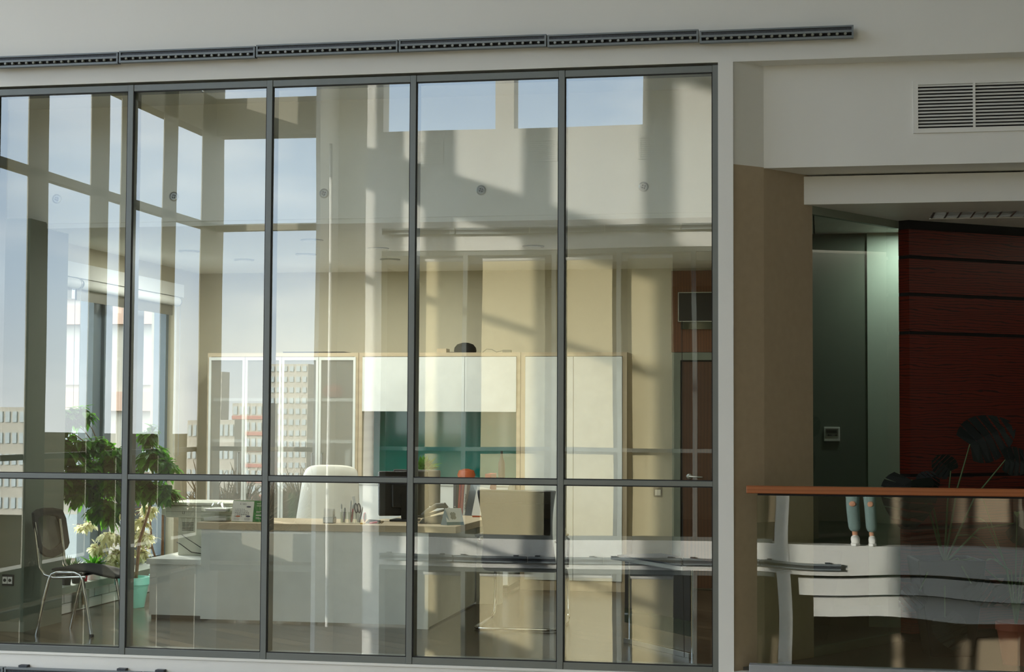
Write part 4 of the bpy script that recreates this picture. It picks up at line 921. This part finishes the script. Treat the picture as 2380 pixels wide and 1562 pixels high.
plant_small(-5.865, 2.0, .226, .07, 'succulent', 'tiny succulent in a red pot on the window ledge', 'succulent', 'succ', 'red', 12, .5, .03, .07, 7, .006, 'small plants on the window ledge')
plant_small(-5.86, 2.16, .226, .17, 'agave', 'spiky agave in a broad white pot on the window ledge', 'agave', 'leaf', 'white', 30, 1.0, .07, .12, 8, .016, 'small plants on the window ledge')
rv = thing('radiator_valve', 'brass radiator valve on the grey pipe box below the ledge', 'valve', (-5.82, 1.85, .1))
B(-5.871, -5.81, 1.8, 1.98, .03, .165).build('pipe_box', 'ddoor', rv)
MB().lathe([(.014, 0), (.018, .012), (.018, .035), (.010, .045)], (-5.80, 1.83, .145), 12, 'y').build('knob', 'brass', rv, smooth=True)
MB().tube([(-5.80, 1.85, .14), (-5.80, 1.85, .10), (-5.795, 1.85, .055)], [.012, .015, .011], 10).build('valve_body', 'brass', rv, smooth=True)

# niche plants
def monstera_leaf(mb, c, d_, n_, L_, Wd, cuts=5):
    d_ = Vector(d_).normalized(); n_ = Vector(n_).normalized(); s = d_.cross(n_).normalized(); n_ = s.cross(d_); c = Vector(c)
    for sg in (-1, 1):
        K = cuts * 4
        for k in range(cuts + 1):
            # lobes between cuts
            t0 = k / (cuts + 1); t1 = (k + .86) / (cuts + 1)
            pts_ = []
            def edge(t): # outline half width
                u = -.22 + 1.22 * t; w = Wd * (math.sin(math.pi * min(1, (t * .92 + .08)) ** .75)) ** .6
                return u, w
            for t in (t0, (t0 + t1) / 2, t1):
                u, w = edge(t); pts_.append((u + (.10 * (1 - t)), w))
            mid0 = (max(0, t0 * 1.0 - .02), .0); mid1 = (t1 * .96, .0)
            inner = [(t1 * .9 + .02, Wd * .22), (mid1[0], 0), (mid0[0], 0)]
            poly = [(a, b_) for a, b_ in pts_] + inner
            P = [c + d_ * (L_ * a) + s * (sg * b_) - n_ * (.25 * b_ * b_ / max(Wd, .01)) - Vector((0, 0, .12 * L_ * a * a)) for a, b_ in poly]
            if sg < 0: P = P[::-1]
            mb.add(P, [tuple(range(len(P)))])
mn = thing('monstera_plant', 'dark monstera plant with split leaves in a tall black planter', 'plant', (.78, .85, 0))
pl = MB(); pl.add([(.70, .74, 0), (.98, .80, 0), (.92, 1.06, 0), (.66, 1.0, 0), (.615, .66, .64), (1.06, .74, .64), (.98, 1.16, .64), (.56, 1.08, .64), (.64, .69, .64), (1.03, .76, .64), (.96, 1.13, .64), (.59, 1.06, .64), (.64, .69, .60), (1.03, .76, .60), (.96, 1.13, .60), (.59, 1.06, .60)],
  [(3, 2, 1, 0), (0, 1, 5, 4), (1, 2, 6, 5), (2, 3, 7, 6), (3, 0, 4, 7), (4, 5, 9, 8), (5, 6, 10, 9), (6, 7, 11, 10), (7, 4, 8, 11), (8, 9, 13, 12), (9, 10, 14, 13), (10, 11, 15, 14), (11, 8, 12, 15), (12, 13, 14, 15)])
pl.build('planter', 'black', mn, bev=.01)
lv = MB(); stm = MB()
spec = [((.575, .60, 1.17), (-.14, -.05, -1), (.1, -1, .1), .30, .185), ((.66, .75, 1.12), (.4, -.1, .55), (0, -1, .2), .14, .08), ((.98, 1.0, 1.40), (.5, 0, .3), (-.1, -1, .3), .34, .17), ((.85, .95, 1.22), (-.5, 0, .5), (0, -1, .4), .16, .09), ((1.25, .9, .88), (.7, 0, -.3), (0, -1, .4), .24, .12), ((.78, .60, .28), (.3, -.3, -.6), (0, -1, .3), .22, .11), ((.62, .58, .45), (-.6, -.2, -.5), (0, -1, .3), .17, .09), ((.95, .62, .50), (.6, -.2, -.4), (0, -1, .3), .2, .10), ((1.15, .7, .5), (.5, -.2, -.5), (0, -1, .3), .2, .10), ((1.2, .9, 1.3), (.8, 0, 0), (0, -1, .3), .2, .10)]
for c, d_, n_, L_, w_ in spec:
    monstera_leaf(lv, c, d_, n_, L_, w_); b0 = Vector((.8, .9, .6)); c = Vector(c)
    stm.tube([b0, b0.lerp(c, .5) + Vector((0, 0, .10)), c], [.008, .006, .004], 6)
lo = lv.build('leaves', 'monst', mn); so_ = lo.modifiers.new('thick', 'SOLIDIFY'); so_.thickness = .0015
stm.build('stems', 'stem', mn, smooth=True)
tp = thing('terracotta_pot_plant', 'terracotta pot with thin stems right of the black planter', 'plant', (1.25, .55, 0))
MB().lathe([(.085, 0), (.12, .22), (.13, .22), (.13, .27), (.115, .27), (.105, .24), (.001, .24)], (1.22, .55, 0), 28).build('pot', 'terra', tp, smooth=True)
st_ = MB(); lv = MB(); random.seed(31)
for k in range(8):
    a = random.uniform(0, 6.28); e_ = (1.22 + .22 * math.cos(a), .55 + .12 * math.sin(a), .24 + random.uniform(.35, .8)); st_.tube([(1.22, .55, .24), (1.22 + .06 * math.cos(a), .55 + .05 * math.sin(a), .6), e_], [.006, .004, .003], 5)
    leaf_mesh(lv, e_, (math.cos(a), math.sin(a), .6), .2, .02, .4)
st_.build('stems', 'stem', tp); lv.build('leaves', 'succ', tp)

# ================================================================== OPPOSITE SIDE OF THE ATRIUM (seen in the glass)
OY = -10.55
struct('wall_opposite_band', B(-5.94, 2.8, OY - .3, OY, 3.75, 5.34), 'white', 'sunlit white wall band opposite, reflected in the glazing')
ob = MB(); ob.box(-2.25, 2.8, OY - .3, OY, 5.34, 8.6); ob.box(-5.94, -5.72, OY - .3, OY, -4.4, 3.75); ob.box(-5.94, -5.72, OY - .3, OY, 5.34, 8.6); ob.box(-4.2, -3.96, OY - .3, OY, 5.34, 8.6); ob.box(-5.72, -2.25, OY - .3, OY, 6.5, 8.6)
struct('wall_opposite_upper', ob, 'white')
ob = MB(); ob.box(-6.64, -6.58, OY - .9, OY, -4.4, 8.6); ob.box(-6.58, -5.90, OY - .95, OY - .85, -4.4, 8.6)  # setback and side return added to keep the sun off this wall
struct('wall_opposite_recess', ob, 'white')
ob = MB()
for z0, z1, t in ((5.34, 5.85, .3), (4.05, 4.14, .12), (1.10, 1.16, .08), (-.37, 0, .3), (-.5, -.42, .1), (-3.2, -3.12, .1), (8.0, 8.6, .3)): ob.box(-8.05, -6.64, OY - t, OY, z0, z1)
struct('wall_opposite_corner_glazing', ob, 'endw', 'white framed glazing of the opposite corner, seen reflected')
struct('wall_opposite_slab', B(-5.72, 2.8, OY - .3, OY, -.37, 0), 'white', 'white slab edge opposite, reflected in the glazing')
struct('floor_opposite', B(-5.94, 2.8, -15, OY - .3, -.35, -.001), 'tile')
struct('trim_8', B(-.565, -.395, OY - .25, OY + .005, -4.4, 3.75), 'white', 'white post opposite, reflected in the glass railing')
struct('wall_opposite_end', B(-5.94, -5.85, -15, OY - .3, -4.4, 3.75), 'brown')
struct('wall_opposite_back', B(-5.94, 2.8, -15.1, -15, -4.4, 3.75), 'brown')
struct('ceiling_opposite', B(-5.94, 2.8, -15, OY - .3, 3.6, 3.75), 'ceil')
struct('wall_opposite_beam', B(-.30, 2.8, OY - .35, OY - .05, -.63, -.415), 'white'); struct('wall_opposite_beam_lower', B(-.12, 2.8, OY - .45, OY - .2, -.92, -.655), 'white')
struct('wall_opposite_side', MB().prism([(-.56, OY - .25), (-.40, OY - .25), (-.05, OY - 1.0), (-.15, OY - 1.1)], 0, 3.75), 'brown')
oxs = [-5.76, -5.30, -4.60, -3.42, -2.56, -1.6, -.565]
for st_i, (z0, z1) in enumerate(((0, 3.75), (-4.3, -.37))):
    for k in range(6):
        a, b_ = oxs[k], oxs[k + 1]
        f = MB(); f.box(a - .03, a + .03, OY - .12, OY - .02, z0, z1); f.box(a + .03, b_ - .03, OY - .12, OY - .02, z1 - .06, z1); f.box(a + .03, b_ - .03, OY - .12, OY - .02, z0 + 1.12, z0 + 1.17); f.box(a + .03, b_ - .03, OY - .12, OY - .02, z0, z0 + .05)
        struct('window_%d' % (9 + st_i * 6 + k), f, 'frame')
bl = [(-5.25, -4.64), (-4.40, -3.56), (-3.28, -2.66), (-2.46, -1.88)]
for st_i, (z0, z1) in enumerate(((0, 3.75), (-4.3, -.37))):
    for k, (a, b_) in enumerate(bl):
        o = thing('roller_blind', ('lowered beige blind opposite on the %s floor, %s from the left, seen reflected' % (['office', 'lower'][st_i], ['first', 'second', 'third', 'fourth'][k])), 'roller blind', ((a + b_) / 2, OY - .2, z1), 'lowered blinds opposite')
        B(a, b_, OY - .165, OY - .16, z0 + .03, z1 - .1).build('fabric', 'blind', o)
        MB().lathe([(.001, a), (.035, a), (.035, b_), (.001, b_)], (0, OY - .175, z1 - .1), 12, 'x').build('roll', 'white', o)
for k, (a, b_, lab) in enumerate(((-5.284, -4.889, 'ventilation grille opposite, left in the reflection'), (-3.783, -3.382, 'ventilation grille opposite, middle in the reflection'), (-2.309, -1.99, 'ventilation grille opposite, right in the reflection'))):
    v0 = thing('ventilation_grille', lab, 'grille', ((a + b_) / 2, OY, 5.04), 'grilles on the opposite band')
    f = MB(); f.box(a, b_, OY, OY + .012, 5.16, 5.19); f.box(a, b_, OY, OY + .012, 4.89, 4.92); f.box(a, a + .03, OY, OY + .012, 4.92, 5.16); f.box(b_ - .03, b_, OY, OY + .012, 4.92, 5.16); f.build('frame', 'white', v0)
    f = MB()
    for j in range(9): f.box(a + .03, b_ - .03, OY + .002, OY + .010, 4.925 + j * .026, 4.94 + j * .026)
    f.build('louvres', 'white', v0)
for zc, nm in ((4.0, 'upper'), (-.255, 'lower')):
    for k in range(6):
        lamp_bar(XL[k + 1] + .01, XL[k + 2] - .01, zc, 'lamp segment opposite on the %s band, %s from the left in the reflection' % (nm, ['first', 'second', 'third', 'fourth', 'fifth', 'sixth'][k]), 4, False, OY, -1, 'lamps on the opposite bands')
# atrium end: curtain wall at the left
EX = -8.05
em = MB()
for (a, b_) in ((-.25, .02), (-2.0, -1.6), (-3.8, -3.3), (-5.65, -5.2), (-7.16, -6.68), (-7.95, -7.5), (-9.2, -8.76), (-10.85, -10.05)):
    em.box(EX - .012, EX, a, b_, -4.4, 8.6)
em.box(EX - .2, EX, OY, 0, 5.34, 5.85); em.box(EX - .10, EX, OY, 0, 4.05, 4.14); em.box(EX - .08, EX - .02, OY, 0, 1.10, 1.16); em.box(EX - .2, EX, OY, 0, -.37, 0); em.box(EX - .10, EX, OY, 0, -.5, -.42); em.box(EX - .10, EX, OY, 0, -3.2, -3.1); em.box(EX - .2, EX, OY, 0, 8.0, 8.6)
struct('wall_atrium_end', em, 'endw', 'white framed curtain wall at the atrium end, seen reflected')
MB()
dp = tag(MB().tube([(-6.40, OY + .04, -1.2), (-6.42, OY + .04, 5.2)], .025, 10).build('downpipe', 'white'), 'slim white vertical pipe at the atrium end, seen reflected', 'pipe')
struct('ceiling_atrium', B(-8.3, 3, -11.6, .35, 8.6, 8.8), 'white')
struct('floor_atrium', B(-8.2, 3, -10.85, .02, -4.5, -4.4), 'atfl')
struct('wall_atrium_right', B(2.8, 3.0, -15, 4, -4.4, 8.6), 'endw')

# ---------------------------------------------------------------- outside
struct('floor_ground', MB().add([(-900, -1400, -14), (100, -1400, -14), (100, 900, -14), (-900, 900, -14)], [(0, 1, 2, 3)]), 'ground', 'distant brown ground of the city')
def block(name, lab, x0, x1, y0, y1, z0, z1, m_, floors, cols, fy=None, wm='pane', bands=None, grp=None):
    o = thing(name, lab, 'building', ((x0 + x1) / 2, (y0 + y1) / 2, z0), grp)
    B(x0, x1, y0, y1, z0, z1).build('walls', m_, o)
    H_ = (z1 - z0) / floors; wd = (x1 - x0) / cols
    for i in range(floors):
        w = MB()
        for j in range(cols):
            a = x0 + wd * (j + .2); b_ = x0 + wd * (j + .8); zz0 = z0 + H_ * (i + .3); zz1 = z0 + H_ * (i + .8)
            if fy == 'near': w.box(a, b_, y0 - .15, y0, zz0, zz1)
            else: w.box(a, b_, y1, y1 + .2, zz0, zz1)
        w.build('window_row', wm, o)
        if bands:
            (B(x0, x1, y0 - .3, y0, z0 + H_ * i, z0 + H_ * (i + .22)) if fy == 'near' else B(x0, x1, y1, y1 + .3, z0 + H_ * i, z0 + H_ * (i + .22))).build('floor_band', bands, o)
    return o
block('apartment_building', 'brick and cream apartment block outside the office window', -33, -10, 46, 60, -14, 30, 'concrete', 14, 9, 'near', 'pane', 'brick')
# city beyond the atrium end (reflected). image slope -> x = s*(dist)
def city(px0, px1, ytop, dist, name, lab, m_, fl, co, dep=5, band=None):
    D_ = dist
    def sl(p):
        v = _f2 + _r3 * ((p - 1190) / 3851.75) - _u3 * ((ytop - 781) / 3851.75); return v.x / v.y
    s0 = sl(px0); s1 = sl(px1)
    zt = 1.57 + (975 - ytop) / 3851 * D_
    yv = -(D_ - 10.6)
    block(name, lab, s0 * D_, s1 * D_, yv - dep, yv, -14, zt, m_, fl, co, None, 'pane', band)
city(626, 716, 850, 330, 'tower_block', 'tall pale tower block of the city, reflected in the third bay', 'concrete', 12, 6)
city(478, 515, 868, 360, 'tower_block', 'narrow grey tower of the city, reflected in the second bay', 'concrete', 12, 3)
city(540, 625, 945, 300, 'city_building', 'red banded city building between the towers, seen reflected', 'concrete', 6, 6, 5, 'roofr')
city(440, 545, 985, 260, 'city_building', 'long low pale city building left of the red banded one, seen reflected', 'concrete', 4, 9)
city(-60, 55, 955, 240, 'city_building', 'pale city building at the far left edge, seen reflected', 'concrete', 5, 7)
city(700, 760, 955, 420, 'city_building', 'small distant city building right of the tower, seen reflected', 'brick', 5, 4)
random.seed(12)
for k in range(9):
    D_ = 150 + (k % 4) * 13; px_ = 385 + k * 48; s0 = (px_ - 1911) / 3851
    c = Vector((s0 * D_, -(D_ - 10.6), -14)); hgt = 11 + random.uniform(-1, 1.5)
    o = thing('bare_tree', 'bare brown tree of the park seen reflected, %s from the left' % ['first', 'second', 'third', 'fourth', 'fifth', 'sixth', 'seventh', 'eighth', 'ninth'][k], 'tree', tuple(c), 'bare trees beyond the atrium end')
    t = MB(); t.tube([c, c + Vector((0, 0, hgt * .5))], [.25, .15], 6); t.build('trunk', 'treeb', o)
    cr2 = MB()
    for j in range(90):
        a = random.uniform(0, 6.28); el = random.uniform(.2, 1.4); l_ = random.uniform(2.5, 5.5)
        p0 = c + Vector((0, 0, hgt * random.uniform(.25, .5))); p1 = p0 + Vector((math.cos(a) * math.cos(el), math.sin(a) * math.cos(el), math.sin(el))) * l_
        cr2.tube([p0, p0.lerp(p1, .5) + Vector((0, 0, .2)), p1], [.12, .08, .03], 4)
    cr2.build('crown', 'treeb', o)

# ================================================================== photographer (reflected in the railing glass)
def skin_fig(name, verts, edges, radii, m_, parent, root=0, sub=2):
    me = bpy.data.meshes.new(name); me.from_pydata(verts, edges, []); me.materials.append(M[m_])
    o = bpy.data.objects.new(name, me); COL.objects.link(o)
    if parent: o.parent = parent; o.matrix_parent_inverse = Matrix.Translation(parent.location).inverted()
    sk_ = o.modifiers.new('skin', 'SKIN'); sk_.use_smooth_shade = True
    lay = me.skin_vertices[0].data
    for i, r in enumerate(radii): lay[i].radius = r if isinstance(r, tuple) else (r, r); lay[i].use_root = (i == root)
    s_ = o.modifiers.new('sub', 'SUBSURF'); s_.levels = sub; s_.render_levels = sub
    return o
px, py = .44, -10.74
pe = thing('person', 'person in pale ripped jeans and white trainers photographing, reflected in the railing glass', 'person', (px, py, 0))
bv = [(px, py, .90), (px, py, 1.05), (px - .01, py, 1.22), (px - .02, py, 1.36), (px - .03, py + .01, 1.43), (px - .04, py + .02, 1.50), (px - .04, py + .03, 1.58), (px - .04, py + .03, 1.645),
      (px - .09, py, .86), (px - .10, py + .03, .47), (px - .08, py - .01, .09), (px - .08, py + .10, .035),
      (px + .09, py, .86), (px + .12, py + .03, .47), (px + .13, py - .01, .09), (px + .14, py + .10, .035),
      (px - .18, py, 1.36), (px - .26, py + .03, 1.13), (px - .27, py + .02, 1.36), (px - .27, py + .03, 1.45),
      (px + .15, py, 1.36), (px + .22, py + .03, 1.13), (px + .06, py + .12, 1.30), (px - .02, py + .13, 1.42)]
be = [(0, 1), (1, 2), (2, 3), (3, 4), (4, 5), (5, 6), (6, 7), (0, 8), (8, 9), (9, 10), (10, 11), (0, 12), (12, 13), (13, 14), (14, 15), (3, 16), (16, 17), (17, 18), (18, 19), (3, 20), (20, 21), (21, 22), (22, 23)]
brad = [(.13, .09), (.11, .085), (.13, .09), (.12, .08), (.05, .05), (.055, .06), (.075, .09), (.05, .06), .08, .052, .035, .035, .08, .052, .035, .035, .05, .038, .028, .022, .05, .038, .028, .022]
body = skin_fig('body', bv, be, brad, 'skin', pe)
jv = [(px, py, .96), (px, py, .90), (px - .09, py, .84), (px - .10, py + .03, .47), (px - .08, py - .01, .14), (px + .09, py, .84), (px + .12, py + .03, .47), (px + .13, py - .01, .14)]
skin_fig('jeans', jv, [(0, 1), (1, 2), (2, 3), (3, 4), (1, 5), (5, 6), (6, 7)], [(.14, .10), (.15, .11), .10, .085, .078, .10, .085, .078], 'jeans', pe, 1)
for s, dx in ((-1, -.10), (1, .12)):
    MB().lathe([(.001, .032), (.03, .026), (.048, 0)], (px + dx, py + .088, .50), 12, 'y').build('knee_rip', 'skin', pe, smooth=True)
sv_ = [(px, py, .98), (px - .005, py, 1.20), (px - .02, py, 1.36), (px - .03, py, 1.42), (px - .18, py, 1.36), (px - .26, py + .03, 1.13), (px - .27, py + .025, 1.32), (px + .15, py, 1.36), (px + .22, py + .03, 1.13), (px + .08, py + .11, 1.27)]
skin_fig('jumper', sv_, [(0, 1), (1, 2), (2, 3), (2, 4), (4, 5), (5, 6), (2, 7), (7, 8), (8, 9)], [(.15, .11), (.15, .11), (.14, .10), (.07, .07), .065, .052, .04, .065, .052, .04], 'shirt', pe, 1)
hv = [(px - .04, py, 1.68), (px - .04, py - .04, 1.62), (px - .04, py - .07, 1.52), (px - .04, py - .08, 1.40)]
skin_fig('hair', hv, [(0, 1), (1, 2), (2, 3)], [(.07, .06), (.095, .07), (.09, .05), (.06, .03)], 'hair', pe)
for dx in (-.035, .03):
    MB().lathe([(.009, 0), (.006, .006), (.001, .008)], (px - .04 + dx, py + .112, 1.60), 8, 'y').build('eye', 'blackm', pe)
MB().add([(px - .052, py + .11, 1.56), (px - .028, py + .11, 1.56), (px - .04, py + .145, 1.565), (px - .04, py + .115, 1.60)], [(0, 1, 2), (0, 2, 3), (1, 3, 2), (0, 3, 1)]).build('nose', 'skin', pe)
B(px - .06, px - .02, py + .108, py + .116, 1.532, 1.540).build('mouth', 'pink', pe)
for dx in (-.08, .135):
    c = (px + dx, py + .06)
    o = MB().plate([(c[0] - .045, c[1] - .12, .0), (c[0] + .045, c[1] - .12, .0), (c[0] + .055, c[1] + .02, .0), (c[0] + .05, c[1] + .12, 0), (c[0], c[1] + .16, 0), (c[0] - .05, c[1] + .12, 0), (c[0] - .055, c[1] + .02, 0)], (0, 0, .03)).build('shoe_sole', 'paper', pe, bev=.006)
    skin_fig('shoe', [(c[0], c[1] - .07, .10), (c[0], c[1] - .05, .06), (c[0], c[1] + .04, .055), (c[0], c[1] + .11, .045)], [(0, 1), (1, 2), (2, 3)], [.054, .06, .056, .046], 'paper', pe)
    lc_ = MB()
    for j in range(4): lc_.tube([(c[0] - .03, c[1] + .01 + j * .022, .10 - j * .01), (c[0], c[1] + .02 + j * .022, .112 - j * .01), (c[0] + .03, c[1] + .01 + j * .022, .10 - j * .01)], .004, 6)
    lc_.build('laces', 'paper', pe)
for hx, hy, hz, s in ((px - .27, py + .03, 1.46, 1), (px - .03, py + .13, 1.435, -1)):
    for k in range(4):
        z = hz + .045 - k * .018; l_ = (.075, .085, .08, .065)[k]
        MB().tube([(hx, hy + .01, z), (hx + s * .01, hy + .03, z), (hx + s * l_ * .55, hy + .045, z - .004), (hx + s * l_, hy + .03, z - .008)], [.010, .0095, .009, .007], 8).build('finger', 'skin', pe, smooth=True)
    MB().tube([(hx, hy, hz), (hx + s * .03, hy - .025, hz + .02), (hx + s * .055, hy - .02, hz + .035)], [.013, .011, .008], 8).build('thumb', 'skin', pe, smooth=True)
cm = thing('photo_camera', 'black photo camera held by the person opposite', 'camera', (px - .15, py + .10, 1.48))
B(px - .235, px - .09, py + .03, py + .065, 1.42, 1.51).build('camera_body', 'black', cm, bev=.008)
MB().lathe([(.035, 0), (.035, .05)], (px - .16, py + .065, 1.465), 20, 'y').build('lens', 'black', cm, smooth=True)
